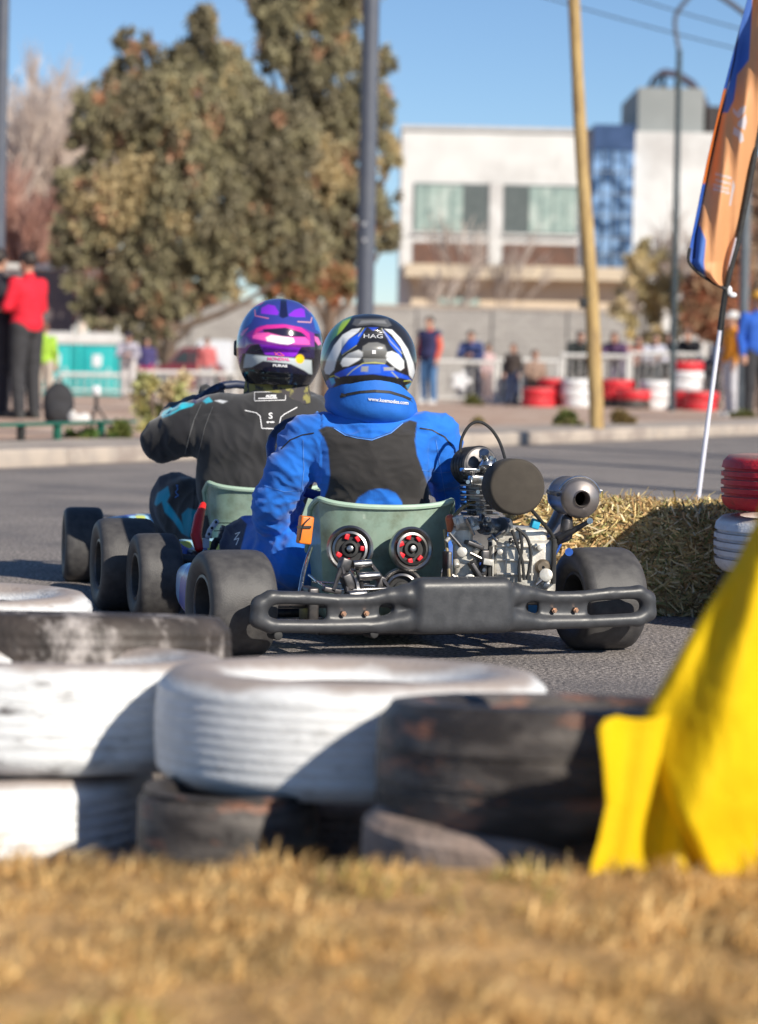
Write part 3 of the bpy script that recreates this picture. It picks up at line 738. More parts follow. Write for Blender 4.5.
# bits only on the near kart: engine and all that belongs to it
for (px, py, r_) in ((350,549,.063),(411,549,.060),(402,590,.060)):
    c = L1(px, py, 7.235 if px > 380 else 7.215); ax = (K1i.to_3x3() @ Vector((0,-1,.12))).normalized()
    if px == 411: ax = (K1i.to_3x3() @ Vector((.35,-1,.12))).normalized()
    root = MB(); root.lathe([(r_,-.008),(r_,.008),(r_-.006,.013),(r_-.013,.008),(r_-.015,0)], c, ax, 40)
    root.lathe([(r_-.016,.012),(r_-.022,.014),(r_-.026,.004)], c, ax, 40)
    ro = root.build('seat_washer', steel, kart1)
    m2 = MB(); m2.cyl(c-ax*.012, c+ax*.002, r_-.010, n=32); m2.lathe([(.024,.0),(.022,.012),(.015,.014)], c, ax, 24); m2.build('washer_plate', blackm, ro)
    m3 = MB(); m3.cyl(c+ax*.0, c+ax*.020, .012, .009, n=16, ch=.002); m3.build('bolt', steel, ro)
    m4 = MB(); a_ = ax.cross(Vector((0,0,1))).normalized(); b2 = ax.cross(a_)
    for q in range(7):
        if (q*3+int(px)) % 4 == 0: continue
        t = q*2*math.pi/7+.5; cc_ = c+ax*.004+(a_*math.cos(t)+b2*math.sin(t))*.034; m4.box(cc_+ax*.003, (.016,.009,.013), (0,t,0), ch=.002)
    if py < 580: m4.build('red_insert', redm, ro)
mb = MB(); mb.box(L1(305,530,7.22), (.036,.03,.075), (0,R(6),0), ch=.005); o = mb.build('transponder', orangem, kart1)
m2 = MB(); m2.box(L1(304,527,7.20), (.040,.006,.006)); m2.tube([L1(300,540,7.2), L1(303,526,7.195), L1(310,518,7.2)], .002, 6); m2.build('cable_tie', blackm, o)
mb = MB(); mb.tube([L1(311,548,7.25), L1(307,560,7.2), L1(303,575,7.15), L1(300,592,7.1)], .006); mb.tube([L1(309,575,7.2), L1(330,588,7.1), L1(372,590,7.1)], .0035); mb.tube([L1(313,582,7.15), L1(345,584,7.1), L1(375,586,7.1)], .003)
mb.build('seat_stay', chrome, kart1)
mb = MB(); mb.tube([L1(452,520,7.3), L1(462,508,7.35), L1(478,500,7.4)], .0055); mb.tube([L1(445,530,7.25), L1(448,560,7.2), L1(450,590,7.15)], .005); mb.build('stay_tube', mat('brass_tube', (.45,.36,.2), (.3,.25,.15), 40, .4, .6), kart1)
e = MB()
e.box(L1(522,566,7.30), (.175,.16,.15), K1i.to_3x3(), ch=.018)
e.box(L1(520,536,7.31), (.14,.13,.05), K1i.to_3x3(), ch=.012)
e.box(L1(466,565,7.28), (.07,.12,.13), K1i.to_3x3(), ch=.014)
e.box(L1(462,535,7.27), (.055,.09,.06), K1i.to_3x3(), ch=.012)
for (a, b, r_) in (((456,523,7.22),(478,524,7.24),.018),((456,523,7.21),(459,523,7.21),.021),((470,524,7.22),(474,524,7.22),.021)): e.cyl(L1(*a), L1(*b), r_, n=24, ch=.003)
for (px, py, rr) in ((546,575,.018),(540,548,.008),(500,552,.008),(462,552,.014),(470,580,.016),(548,594,.010),(496,590,.010)):
    e.cyl(L1(px,py,7.22), L1(px,py,7.19), rr, n=20, ch=.003)
for py in (546,560,574): e.box(L1(515,py,7.215), (.10,.012,.006), K1i.to_3x3(), ch=.002)
for px in (493,506,519,532): e.box(L1(px,562,7.215), (.005,.012,.10), K1i.to_3x3(), ch=.0015)
eng = e.build('engine', alu, kart1)
for (px, py) in ((452,540),(458,585),(480,545),(484,570),(536,545),(508,545),(546,575),(530,592),(500,592)):
    e = MB(); e.cyl(L1(px,py,7.215), L1(px,py,7.195), .0048, n=6); e.build('bolt', steel, eng)
rg = random.Random(4)
for i in range(34):
    px, py = rg.choice([(rg.uniform(449,490), rg.uniform(512,592)), (rg.uniform(449,490), rg.uniform(512,592)), (rg.uniform(488,552), rg.choice([rg.uniform(531,545), rg.uniform(580,598)]))])
    e = MB(); c = L1(px,py,7.215-rg.uniform(0,.02)); k_ = rg.random(); R3 = K1i.to_3x3()
    if k_ < .35: e.cyl(c, c+R3@Vector((rg.uniform(-.03,.03), -.012, rg.uniform(-.03,.03))), rg.uniform(.004,.010), n=12, ch=.001); nm = 'fitting'
    elif k_ < .7: e.box(c, (rg.uniform(.01,.034), .02, rg.uniform(.008,.026)), R3@Matrix.Rotation(rg.uniform(-.6,.6),3,'Y'), ch=.002); nm = 'bracket'
    else: e.lathe([(.002,-.010),(.006,-.008),(.0075,-.003),(.0075,.004)], c, (R3@Vector((0,1,0))), 14); nm = 'plug'
    e.build(nm, rg.choice([alu, darksteel, steel, blackm, alu]), eng)
for (x0, y0, x1, y1) in ((449,533,462,548),(470,553,484,560),(488,540,505,531),(452,575,470,588),(536,585,552,572),(466,518,474,535)):
    e = MB(); e.cyl(L1(x0,y0,7.19), L1(x1,y1,7.2), .0045, n=8); e.build('rod', steel, eng)
e = MB(); e.box(L1(489.5,566,7.215), (.009,.03,.13), K1i.to_3x3(), ch=.002); e.build('dark_gap', blackm, eng); e = MB(); e.box(L1(553,560,7.25), (.012,.10,.12), K1i.to_3x3(), ch=.003); e.build('dark_gap', blackm, eng)  # black strips stand in for the shaded gaps between engine blocks
e = MB(); e.lathe([(.004,-.012),(.014,-.012),(.018,-.008),(.021,-.004),(.021,.006)], L1(543,567,7.215), K1i.to_3x3()@Vector((0,1,0)), 24); e.build('oil_cap', mat('aged_bronze', (.30,.25,.19), (.2,.16,.12), 30, .5, .7), eng)
e = MB(); e.cyl(L1(480,526,7.22), L1(509,526,7.27), .021, n=24, ch=.003); e.cyl(L1(485,526,7.21), L1(488,526,7.22), .024, n=24); e.cyl(L1(501,526,7.23), L1(504,526,7.24), .024, n=24)
e.build('starter_motor', mat('starter_grey', (.12,.14,.17), (.2,.22,.25), 30, .35, .6), eng)
e = MB(); e.box(L1(487,562,7.22), (.018,.03,.08), (0,R(25),0), ch=.004); e.box(L1(478,575,7.2), (.012,.03,.08), (0,R(-35),0), ch=.003); e.box(L1(474,545,7.2), (.05,.03,.012), (0,R(20),0), ch=.003); e.box(L1(484,556,7.21),(.025,.03,.035),ch=.005); e.box(L1(447,570,7.2),(.014,.04,.10),ch=.004)
e.build('linkage', darksteel, eng)
# cylinder: fins leaning
e = MB(); c0 = L1(480,514,7.42); c1 = L1(478,470,7.42); axv = (c1-c0)
for q in range(9):
    p = c0+axv*(q/9); rr = .052 if q < 7 else .044
    e.box(p, (.105 if q < 7 else .085,.11,.0042), K1i.to_3x3(), ch=.0015)
e.cyl(c0, c1, .036, n=24)
cy = e.build('cylinder_fins', mat('fin_metal', (.34,.34,.35), (.16,.16,.17), 30, .35, .85), eng)
e = MB(); e.cyl(L1(487,470,7.34), L1(489,459,7.36), .026, .020, n=24, ch=.004); e.cyl(L1(484,456,7.34), L1(484,452,7.33), .014, n=16); e.box(L1(470,470,7.35), (.05,.03,.012), ch=.003); e.box(L1(476,480,7.345), (.04,.03,.028), ch=.005); e.cyl(L1(468,482,7.34), L1(468,482,7.32), .006, n=6); e.cyl(L1(478,492,7.34), L1(478,492,7.32), .006, n=6)
e.cyl(L1(492,458,7.345), L1(492,458,7.33), .006, n=6)
e.build('cylinder_head', chrome, eng)
e = MB(); c0 = L1(473,466,7.42); ax = (K1i.to_3x3()@Vector((.45,-1,.1))).normalized()
for q in range(5): e.lathe([(.050,-.006),(.054,0),(.050,.006),(.04,.006)], c0+ax*(q*.018-.03), ax, 40)
e.cyl(c0-ax*.05, c0+ax*.05, .048, n=40, ch=.006); e.build('clutch_cover', darksteel, eng)
e = MB(); e.tube([L1(475,463,7.5), L1(482,455,7.44), L1(494,456,7.4)], .003, 8); e.build('spark_lead', redm, eng)
e = MB(); fr = L1(517.5,487,7.08); bk = L1(508,486,7.21)
axf = (bk-fr).normalized(); e.lathe([(.0005,0),(.066,0),(.0705,.002),(.074,.008),(.074,.12),(.070,.128),(.03,.13),(.028,.20)], fr, axf, 56)
e.build('air_filter', foam, kart1)
e = MB(); e.tube([L1(460,452,7.4), L1(462,438,7.4), L1(470,425,7.4), L1(480,422,7.4), L1(491,429,7.4), L1(500,443,7.4), L1(506,462,7.35)], .0045, 8, 5); e.build('overflow_hose', blackm, kart1)
e = MB()
for a in ([(512,530),(516,542),(522,560),(524,580)], [(516,528),(527,538),(531,556),(527,580)], [(520,532),(522,548),(519,566),(520,582)]): e.tube([L1(x,y,7.17) for x,y in a], .0045, 8)
e.tube([L1(530,508,7.15), L1(542,522,7.2), L1(552,535,7.25), L1(556,548,7.25), L1(549,555,7.25)], .005, 8)
e.build('hose', blackm, kart1)
# exhaust
e = MB(); mc = L1(582,499,7.22); axm = (K1i.to_3x3()@Vector((-.16,1,.0))).normalized()
e.lathe([(.0195,.05),(.019,.0),(.021,-.006),(.024,.0),(.046,.010),(.052,.016),(.0535,.022),(.0535,.035),(.050,.037),(.050,.17),(.053,.175),(.053,.19),(.03,.22),(.012,.23)], mc, axm, 48)
e.tube([mc+axm*.21, L1(562,510,7.5), L1(552,530,7.45), L1(535,545,7.40), L1(520,548,7.38)], .021, 16)
ex = e.build('exhaust', mat('burnt_steel', (.24,.215,.21), (.38,.34,.32), 12, .40, .8, rvar=.1), kart1)
e = MB()
e.chain([L1(567,520,7.26), L1(566,535,7.26), L1(545,545,7.27), L1(530,550,7.3)], [.016,.018,.014,.012]); e.chain([L1(560,538,7.25), L1(590,521,7.22)], [.011,.0055])
e.build('exhaust_bracket', darksteel, ex)
e = MB(); e.cyl(L1(590,521,7.215), L1(590,521,7.195), .0085, n=10); a_ = axm.cross(Vector((0,0,1))).normalized(); b2 = Vector((0,0,1))
e.tube([mc+axm*.03+a_*.058*math.cos(R(t))+b2*.058*math.sin(R(t)) for t in range(15,170,12)] if a_.x > 0 else [mc+axm*.03-a_*.058*math.cos(R(t))+b2*.058*math.sin(R(t)) for t in range(15,170,12)], .0035, 8, 0)
e.cyl(mc+axm*.03+Vector((.056,0,.022)), mc+axm*.03+Vector((.066,0,.020)), .004, n=8)
e.build('clamp', chrome, ex)
e = MB(); e.tube([mc+axm*(.04+q*.0022)+(a_*math.cos(q*1.1)+b2*math.sin(q*1.1))*.006+Vector((-.060,0,.010)) for q in range(60)], .0014, 5, 0); e.build('spring', steel, ex)
e = MB(); e.box(L1(535,524,7.2), (.022,.02,.026), (0,.3,0), ch=.003); e.build('connector', cyanm, kart1)
e = MB(); e.box(L1(548,545,7.33), (.05,.06,.04), (0,.5,0), ch=.006); e.cyl(L1(569,552,7.25), L1(569,552,7.22), .011, n=12); e.build('radiator_bracket', bluem, kart1)
e = MB(); e.chain([L1(450,530,7.24), L1(450,519,7.23)], [.008,.013]); e.build('filler_cap', mat('red_cap', (.6,.12,.05), (.5,.2,.1), 20, .4), kart1)
e = MB(); e.lathe([(.02,-.003),(.09,-.003),(.095,0),(.09,.003),(.02,.003)], (.20,0,.14), (1,0,0), 60); e.build('sprocket', darksteel, kart1)
# far kart bits
def L2(px, py, Y): return K2i @ P(px, py, Y)
e = MB(); e.chain([L2(199,548,8.2), L2(196,535,8.22), L2(199,518,8.28), L2(203,505,8.36)], [.014,.017,.016,.010]); e.build('red_tube', mat('red_rubber', (.75,.02,.02), (.65,.02,.02), 20, .4), kart2)
e = MB(); e.chain([L2(208,536,8.2), L2(210,530,8.2), L2(216,522,8.2)], [.009,.008,.009]); e.box(L2(206,543,8.2), (.02,.006,.03)); e.build('bracket', whitem, kart2)
e = MB()
for (px,py) in ((216,522),(212,528),(209,534)): e.cyl(L2(px,py,8.192), L2(px,py,8.188), .0045, n=10)
e.cyl(L2(218,523,8.2), L2(238,523,8.2), .0015, n=6); e.cyl(L2(214,531,8.2), L2(236,530,8.2), .0015, n=6); e.tube([L2(212,552,8.2), L2(216,540,8.2), L2(226,545,8.2)], .009)
e.build('cable', blackm, kart2)
# stripes: mirror-like silver kingpin arm near front wheel
e = MB(); e.cyl((-.36,.97,.11), (-.43,.98,.126), .012, n=12); e.build('stub_axle', steel, kart2)

# ------ surface projection helpers
def bvh_of(me): return BVHTree.FromPolygons([v.co.copy() for v in me.vertices], [tuple(p.vertices) for p in me.polygons])
class Proj:
    def __init__(s, me, Mi, Mw): s.b = bvh_of(me); s.Mi = Mi; s.Mw = Mw; s.o = Mi @ Vector((0,0,CZ))
    def hit(s, px, py, off=.0015):
        t = s.Mi @ P(px, py, 10); d = (t-s.o).normalized()
        h = s.b.ray_cast(s.o, d)
        return (h[0]-d*off) if h[0] is not None else None
def ribbon(pr, name, pl, w, mt, parent, closed=False, off=.0015):
    pts = []
    P_ = pl+[pl[0]] if closed else pl
    for (ax, ay), (bx, by) in zip(P_, P_[1:]):
        n = max(2, int(math.hypot(bx-ax, by-ay)/1.2))
        for k in range(n): pts.append((lerp(ax,bx,k/n), lerp(ay,by,k/n)))
    pts.append(P_[-1]); mb = MB(); row = []
    for i, (x, y) in enumerate(pts):
        a = pts[max(0,i-1)]; b = pts[min(len(pts)-1,i+1)]; dx, dy = b[0]-a[0], b[1]-a[1]; l = math.hypot(dx,dy) or 1
        nx, ny = -dy/l*w/2, dx/l*w/2
        h1 = pr.hit(x+nx, y+ny, off); h2 = pr.hit(x-nx, y-ny, off)
        row.append((h1, h2))
    vs = []; fs = []
    for r0, r1 in zip(row, row[1:]):
        if None in r0 or None in r1: continue
        if (r0[0]-r1[0]).length > .05 or (r0[0]-r0[1]).length > .05: continue
        b = len(vs); vs += [r0[0], r0[1], r1[1], r1[0]]; fs.append((b,b+1,b+2,b+3))
    if not vs: return None
    mb.add(vs, fs); return mb.build(name, mt, parent, smooth=False)
def text_decal(pr, name, s, px, py, size, ang, mt, parent, off=.002, sx=1.0, bend=0):
    cu = bpy.data.curves.new('t', 'FONT'); cu.body = s; cu.size = size; cu.align_x = 'CENTER'; cu.align_y = 'CENTER'; cu.offset = .12 if size > 4 else .2
    cu.resolution_u = 3
    o = bpy.data.objects.new('t', cu); TS.collection.objects.link(o); dg = TS.view_layers[0].depsgraph; dg.update()
    me = bpy.data.meshes.new_from_object(o.evaluated_get(dg)); bpy.data.objects.remove(o)
    ca, sa = math.cos(ang), math.sin(ang); ok = True; me.materials.clear()
    for v in me.vertices:
        x, y = v.co.x*sx, -v.co.y; y += bend*x*x
        h = pr.hit(px+x*ca-y*sa, py+x*sa+y*ca, off)
        if h is None: ok = False; break
        v.co = h
    if not ok: return None
    return link(name, me, mt, parent, smooth=False)
def paint_mesh(me, Mw, base_fn, layers, facing=None):
    cols = []
    for v in me.vertices:
        w_ = Mw @ v.co; q = pix(w_); n = (Mw.to_3x3() @ v.normal)
        base = base_fn(v.co, w_)
        if n.y < .15 if facing is None else facing(n, w_): cols.append(paint(base, layers, q))
        else: cols.append(base)
    set_cols(me, cols)

whited = mat('white_print', (.78,.78,.80), (.72,.72,.75), 30, .6)
greyd = mat('grey_thread', (.16,.16,.16), (.12,.12,.12), 30, .7)
blackd = mat('black_print', (.02,.02,.022), (.03,.03,.03), 30, .6)
yellowd = mat('yellow_print', (.65,.55,.08), (.6,.5,.08), 30, .5)
pinkd = mat('pink_print', (.75,.12,.35), (.7,.1,.3), 30, .5)
blued = mat('light_blue_thread', (.10,.28,.75), (.08,.22,.6), 30, .7)
suitm = mat_attr('suit_fabric', .8, var=.10, vscale=14, bump=.10, bscale=300, sheen=.25, spec=.25)

def wrinkle(me, fn):
    nr = [v.normal.copy() for v in me.vertices]
    for v, n_ in zip(me.vertices, nr): v.co += n_*fn(v.co)
    me.update()

# ------ near driver (blue suit)
BLU = (.014,.155,.62); BLK = (.032,.030,.030)
d1 = empty('person', K1@Vector((0,.2,0)), R(21), label='kart driver in a blue suit with black back panel and blue, white and black helmet', cat='person')
D1 = K1 @ Matrix.Translation((0,.2,0)); D1i = D1.inverted()
def q1(px, py, Y): return D1i @ P(px, py, Y)
m = MB()
def ch1(pts, rs): m.chain([q1(*p) for p in pts], rs)
rot1 = D1i.to_3x3()
m.ell(q1(373,548,7.56), (.165,.12,.12), rot1); m.ell(q1(374,505,7.52), (.150,.105,.14), rot1); m.ell(q1(372,462,7.50), (.170,.108,.13), rot1)
m.ell(q1(371,440,7.50), (.175,.095,.062), rot1); m.ell(q1(372,424,7.50), (.105,.08,.06), rot1)
ch1([(310,446,7.51),(290,470,7.52),(275,498,7.55),(272,517,7.60)], [.062,.060,.055,.047])
ch1([(272,517,7.60),(285,505,7.80),(300,478,8.02)], [.050,.045,.032])
ch1([(434,446,7.53),(447,468,7.55),(453,494,7.60)], [.060,.052,.043]); ch1([(452,494,7.60),(440,480,7.85),(395,470,8.08)], [.046,.042,.032])
ch1([(288,440,7.54),(303,434,7.52),(322,431,7.5)], [.030,.042,.05]); ch1([(452,442,7.54),(441,431,7.53),(420,430,7.5)], [.028,.042,.05])
# legs
ch1([(345,560,7.60),(280,556,7.78),(248,545,7.98)], [.10,.098,.078]); ch1([(248,545,7.98),(262,575,8.25),(270,590,8.5)], [.070,.055,.045])
ch1([(300,560,7.60),(285,545,7.68)], [.08,.085])
ch1([(405,560,7.62),(425,545,7.95),(425,540,8.15)], [.095,.085,.07]); ch1([(425,540,8.15),(395,575,8.5),(380,585,8.62)], [.068,.05,.042])
# hands on the wheel: palm, four fingers, thumb
for (hx, hy, hY, s) in ((302,472,8.05,-1),(392,466,8.10,1)):
    c = q1(hx,hy,hY); m.ell(c, (.035,.042,.022))
    for k in range(4):
        b = c+Vector((s*.012*(k-1.5)*.3+.0, .018, .022-.014*k)); m.chain([b, b+Vector((s*.012,.028,.004)), b+Vector((s*.018,.030,-.018))], [.011,.0105,.009])
    m.chain([c+Vector((-s*.02,-.005,.012)), c+Vector((-s*.035,.018,.022))], [.012,.010])
# shoes
for (a, b) in (((270,590,8.5),(268,594,8.62)),((380,585,8.62),(378,590,8.72))): ch1([a,b], [.044,.036])
me = remesh(m, .0045, 3, .5, k=.026)
def rdg(x, y, z, w=2.6): return max(-.6, 1-w*abs(noise.noise(Vector((x, y, z)))))
def wr1(c):
    q = pix(D1@c); x, y = q
    a = .004*noise.noise(Vector((c.x*14, c.y*9, c.z*16)))
    if x < 322:
        a += .0042*rdg((x+y*.55)*.020, (y-x*.45)*.060, 2+c.y*3) + .0024*rdg((x+y*.9)*.05, (y-x*.8)*.11, 5+c.y*4)
        if 462 < y < 545: a += .0017*math.sin((y+.45*x)*.55+3.5*noise.noise(Vector((x*.03,y*.03,0))))*(1-abs(y-503)/42)
    elif x > 428: a += .0045*rdg((x-y*.4)*.022, (y+x*.5)*.065, 7+c.y*3) + .0022*rdg((x-y)*.06, (y+x*.6)*.10, 1)
    else:
        a += .0042*rdg((x-y*.4)*.026, (y+x*.3)*.045, 4) + .0018*rdg((x+y*.3)*.06, (y-x*.3)*.10, 6)
        if y < 436: a += .0035*rdg(x*.03, y*.16, 8)
    if y > 500: a += .0030*rdg(x*.07, y*.025, 9)
    return a
wrinkle(me, wr1)
panel = [(318,430),(326,426),(333,427),(345,434),(357,437),(372,439),(391,432),(402,423),(410,420),(417,422),(415,441),(417,455),(422,468),(428,485),(433,499),(440,520),(404,520),(402,502),(396,493),(388,489.5),(378,488.5),(368,491),(358,498),(354,506),(350,520),(318,520),(323,501),(328,488),(330,475),(329,460),(328,448),(324,438)]
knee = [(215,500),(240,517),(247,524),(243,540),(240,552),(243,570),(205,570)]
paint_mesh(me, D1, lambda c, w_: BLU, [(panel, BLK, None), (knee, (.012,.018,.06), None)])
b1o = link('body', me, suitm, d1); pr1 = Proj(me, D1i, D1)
ribbon(pr1, 'seam', [(281,449),(290,440),(302,435),(314,433)], 1.2, blackd, b1o)
ribbon(pr1, 'seam', [(420,428),(432,430),(445,437),(452,446)], 1.2, blackd, b1o)
ribbon(pr1, 'seam', [(303,440),(304,470),(300,505)], .7, blued, b1o)
ribbon(pr1, 'seam', [(262,485),(285,492),(322,488)], .6, blued, b1o)
ribbon(pr1, 'seam', [(436,440),(440,465),(446,500)], .6, blued, b1o)
ribbon(pr1, 'seam', [(422,470),(440,473),(458,471)], .6, blued, b1o)
ribbon(pr1, 'seam', [(334,428),(345,435),(357,438),(372,440),(391,433),(403,423)], .9, blued, b1o)
ribbon(pr1, 'knee_mark', [(236,545),(239,538),(234,540),(240,532),(235,534)], 1.0, whited, b1o)
# collar
cm = MB(); rings = []
for j in range(15):
    t = j/14; py = lerp(379, 423, t); e_ = (2*t-1)
    rx = .129*(1-.06*max(0,-e_)**3-.24*max(0,e_)**3); ry = .168*(1-.10*max(0,-e_)**3-.30*max(0,e_)**3)
    c = q1(370+2.5*t, py, 7.54); ring = []
    for i in range(56):
        a = 2*math.pi*i/56; wv = .004*noise.noise(Vector((math.cos(a)*3, math.sin(a)*3, t*4)))
        p = rot1 @ Vector(((rx+wv)*math.cos(a), (ry+wv)*math.sin(a), 0)); p.z += .012*max(0,-math.sin(a))*(1-t)*1.3 - .045*math.cos(a)**2*(1-t)**1.5 - .006*math.cos(a)
        ring.append(c+p)
    rings.append(ring)
cm.loft(rings)
colr = cm.build('collar', mat('collar_blue', (.014,.155,.62), (.012,.135,.54), 20, .75, bump=.10, bscale=70), d1)
prc = Proj(colr.data, D1i, D1)
ribbon(prc, 'zip', [(340,397),(347,394.5),(360,392),(375,391),(390,392),(403,396),(412,400),(418,406)], 2.6, blackd, colr, off=.002)
ribbon(prc, 'zip_pull', [(341,394),(346,396)], 2.6, darksteel, colr, off=.004)
text_decal(prc, 'web_address', 'www.kosmodes.com', 388.5, 401, 5.2, R(6), whited, colr, off=.003, sx=.92)
# helmet
def helmet(parent, Mi, Mw, c, dims, base, layers, name_extra=None, nu=260, nv=190, tilt=0, rough=.25, bottom=-.62, ridge=None):
    vs = []; rx, ry, rz = dims
    for j in range(nv):
        t = lerp(math.asin(bottom), math.pi/2, j/(nv-1)); ct, st = math.cos(t), math.sin(t)
        for i in range(nu):
            a = 2*math.pi*i/nu
            k = 1.0
            if st < 0: k = 1 + .05*st                    # narrows towards neck
            x = rx*math.copysign(abs(ct)**.86, 1)*math.cos(a)*k; y = ry*ct**.9*math.sin(a)*k; z = rz*st
            if math.sin(a) > 0 and st < .1: y += .025*min(1,(.1-st)*2)*math.sin(a)     # chin bar
            if ridge and math.sin(a) < -.1:
                y -= ridge(x/rx, z/rz)
            vs.append(c + Mi.to_3x3() @ Vector((x, y, z)))
    me = bpy.data.meshes.new('helmet')
    fs = [(j*nu+i, j*nu+(i+1)%nu, (j+1)*nu+(i+1)%nu, (j+1)*nu+i) for j in range(nv-1) for i in range(nu)]
    me.from_pydata([tuple(v) for v in vs], [], fs); me.update()
    paint_mesh(me, Mw, lambda co_, w_: base, layers, facing=lambda n, w_: w_.y < (Mw@c).y+.03)
    bm = bmesh.new(); bm.from_mesh(me); bmesh.ops.remove_doubles(bm, verts=bm.verts, dist=1e-6); bm.to_mesh(me); bm.free()
    o = link('helmet', me, mat_attr('helmet_paint', rough, coat=.45), parent)
    # visor at front
    vm = MB(); rows = []
    for j in range(9):
        t = lerp(-.28, .42, j/8); ct = math.cos(t)
        rows.append([c + Mi.to_3x3() @ Vector(((rx+.004)*abs(ct)**.86*math.cos(a), (ry+.006)*ct**.9*math.sin(a)+(.02 if t < .05 else 0), rz*math.sin(t))) for a in [lerp(.25, math.pi-.25, k/24) for k in range(25)]])
    vm.loft(rows, cap=False, closed=False); vm.build('visor', mat('smoked_visor', (.02,.02,.03), (.03,.03,.04), 10, .08), o)
    return o
z2 = lambda pts: [(315+x/6.891, 310+y/6.891) for x, y in pts]
WH = (.74,.76,.78); HB = (.015,.10,.72); DK = (.018,.018,.020); GR = (.14,.14,.14)
lay1 = [
 (z2([(-40,-60),(270,30),(230,75),(190,125),(120,210),(60,330),(40,430),(20,520),(-60,520)]), (.10,.30,.17), None),
 (z2([(190,75),(245,60),(230,100),(200,140),(150,180),(165,120)]), (.38,.60,.05), None),
 (z2([(240,75),(180,150),(110,220),(65,320),(45,430),(60,470),(140,480),(600,480),(690,470),(690,330),(640,240),(570,130),(510,60),(400,35),(300,40)]), DK, None),
 (z2([(275,60),(500,60),(530,105),(500,118),(390,100),(290,112),(255,100)]), (.10,.10,.10), None),
 (z2([(320,72),(480,72),(495,95),(390,88),(300,98)]), (.22,.22,.22), None),
 (z2([(318,124),(255,132),(190,170),(130,245),(80,345),(62,410),(72,440),(100,446),(132,415),(150,340),(190,255),(240,195),(300,150)]), WH, None),
 (z2([(480,130),(530,135),(590,195),(640,270),(680,370),(690,430),(672,478),(650,450),(632,350),(590,250),(530,170)]), WH, None),
 (z2([(318,150),(352,122),(325,170),(285,240),(185,305),(180,280),(230,205)]), HB, None),
 (z2([(462,130),(500,165),(545,210),(590,270),(600,330),(520,240)]), HB, None),
 (z2([(368,120),(435,120),(402,145)]), (.02,.06,.45), None),
 (z2([(345,150),(460,150),(505,205),(415,190),(300,205)]), (.03,.03,.035), None),
 (z2([(330,250),(370,225),(430,222),(480,240),(500,290),(490,365),(420,372),(340,365),(320,300)]), (.17,.17,.165), None),
 (z2([(190,335),(230,300),(300,274),(328,290),(330,318),(305,345),(230,388),(190,392),(175,368)]), WH, None),
 (z2([(498,290),(530,283),(575,305),(612,350),(615,400),(590,418),(550,395),(495,345),(488,315)]), WH, None),
 (z2([(135,440),(220,400),(330,372),(420,378),(480,372),(560,425),(640,455),(670,490),(600,470),(400,442),(200,455),(140,470)]), HB, None),
 (z2([(350,378),(450,378),(455,435),(345,440)]), (.05,.16,.72), None),
 (z2([(320,388),(368,388),(364,425),(316,425)]), (.35,.36,.38), None),
 (z2([(472,394),(545,394),(545,418),(475,418)]), (.35,.36,.38), None),
 (z2([(75,490),(110,468),(140,505),(110,550),(85,590),(70,545)]), (.02,.12,.55), None),
 (z2([(95,470),(130,468),(140,500),(115,520)]), (.05,.45,.75), None),
 (z2([(625,520),(668,500),(668,560),(640,550)]), (.05,.45,.75), None),
 (z2([(222,450),(260,415),(330,368),(410,362),(480,370)]), (.60,.60,.15), .35),
 (z2([(530,428),(570,468)]), (.6,.6,.15), .35), (z2([(105,462),(130,452),(165,468)]), (.7,.7,.1), .35), (z2([(615,490),(655,485),(668,500)]), (.7,.7,.1), .35),
 (z2([(300,180),(335,125)]), (.5,.5,.15), .25), (z2([(460,128),(520,215),(600,300)]), (.5,.5,.3), .25), (z2([(285,245),(190,310)]), (.5,.5,.3), .2),
]
h1c = q1(368.5,362,7.52)
rid1 = lambda x, z: .014*max(0,1-(abs(x)/.55)**4)*max(0,1-((z-.30)/.22)**2) + .010*max(0,1-(abs(x)/.45)**2)*max(0,1-((z-.72)/.12)**2)
H1 = helmet(d1, D1i, D1, h1c, (.1345,.155,.134), DK, lay1, ridge=rid1, bottom=-.70, rough=.3)
prh = Proj(H1.data, D1i, D1)
text_decal(prh, 'helmet_lettering', 'HAG', 373.2, 336.3, 5.6, R(1), mat('silver_print',(.42,.43,.45),(.4,.4,.42),20,.4), H1, off=.002, sx=1.7)
ribbon(prh, 'helmet_badge', [(372,352),(376,352)], 4, whited, H1, off=.0015)

# ------ far driver (black suit)
D2 = K2 @ Matrix.Translation((0,.2,0)); D2i = D2.inverted()
d2 = empty('person', D2.to_translation(), R(15), label='kart driver in a black suit with turquoise trim and purple helmet', cat='person')
def q2(px, py, Y): return D2i @ P(px, py, Y)
rot2 = D2i.to_3x3(); m = MB()
def ch2(pts, rs): m.chain([q2(*p) for p in pts], rs)
m.ell(q2(248,520,8.72), (.16,.12,.14), rot2); m.ell(q2(250,478,8.68), (.175,.12,.16), rot2); m.ell(q2(250,440,8.66), (.185,.115,.12), rot2); m.ell(q2(252,412,8.66), (.155,.095,.055), rot2)
m.ell(q2(272,402,8.67), (.090,.080,.05), rot2)
ch2([(217,420,8.68),(190,430,8.70),(164,440,8.76)], [.085,.078,.066]); ch2([(164,440,8.76),(178,420,8.95),(207,402,9.12)], [.064,.052,.038])
ch2([(290,420,8.68),(306,418,8.74),(316,414,8.85)], [.075,.066,.058]); ch2([(316,414,8.85),(307,406,9.0),(280,402,9.15)], [.048,.042,.034])
ch2([(235,535,8.75),(190,510,8.98),(176,500,9.10)], [.10,.10,.088]); ch2([(178,503,9.10),(178,535,9.25),(190,570,9.5)], [.085,.07,.05])
ch2([(262,535,8.76),(290,520,9.1),(295,520,9.3)], [.095,.085,.07]); ch2([(295,520,9.3),(270,550,9.6)], [.065,.045])
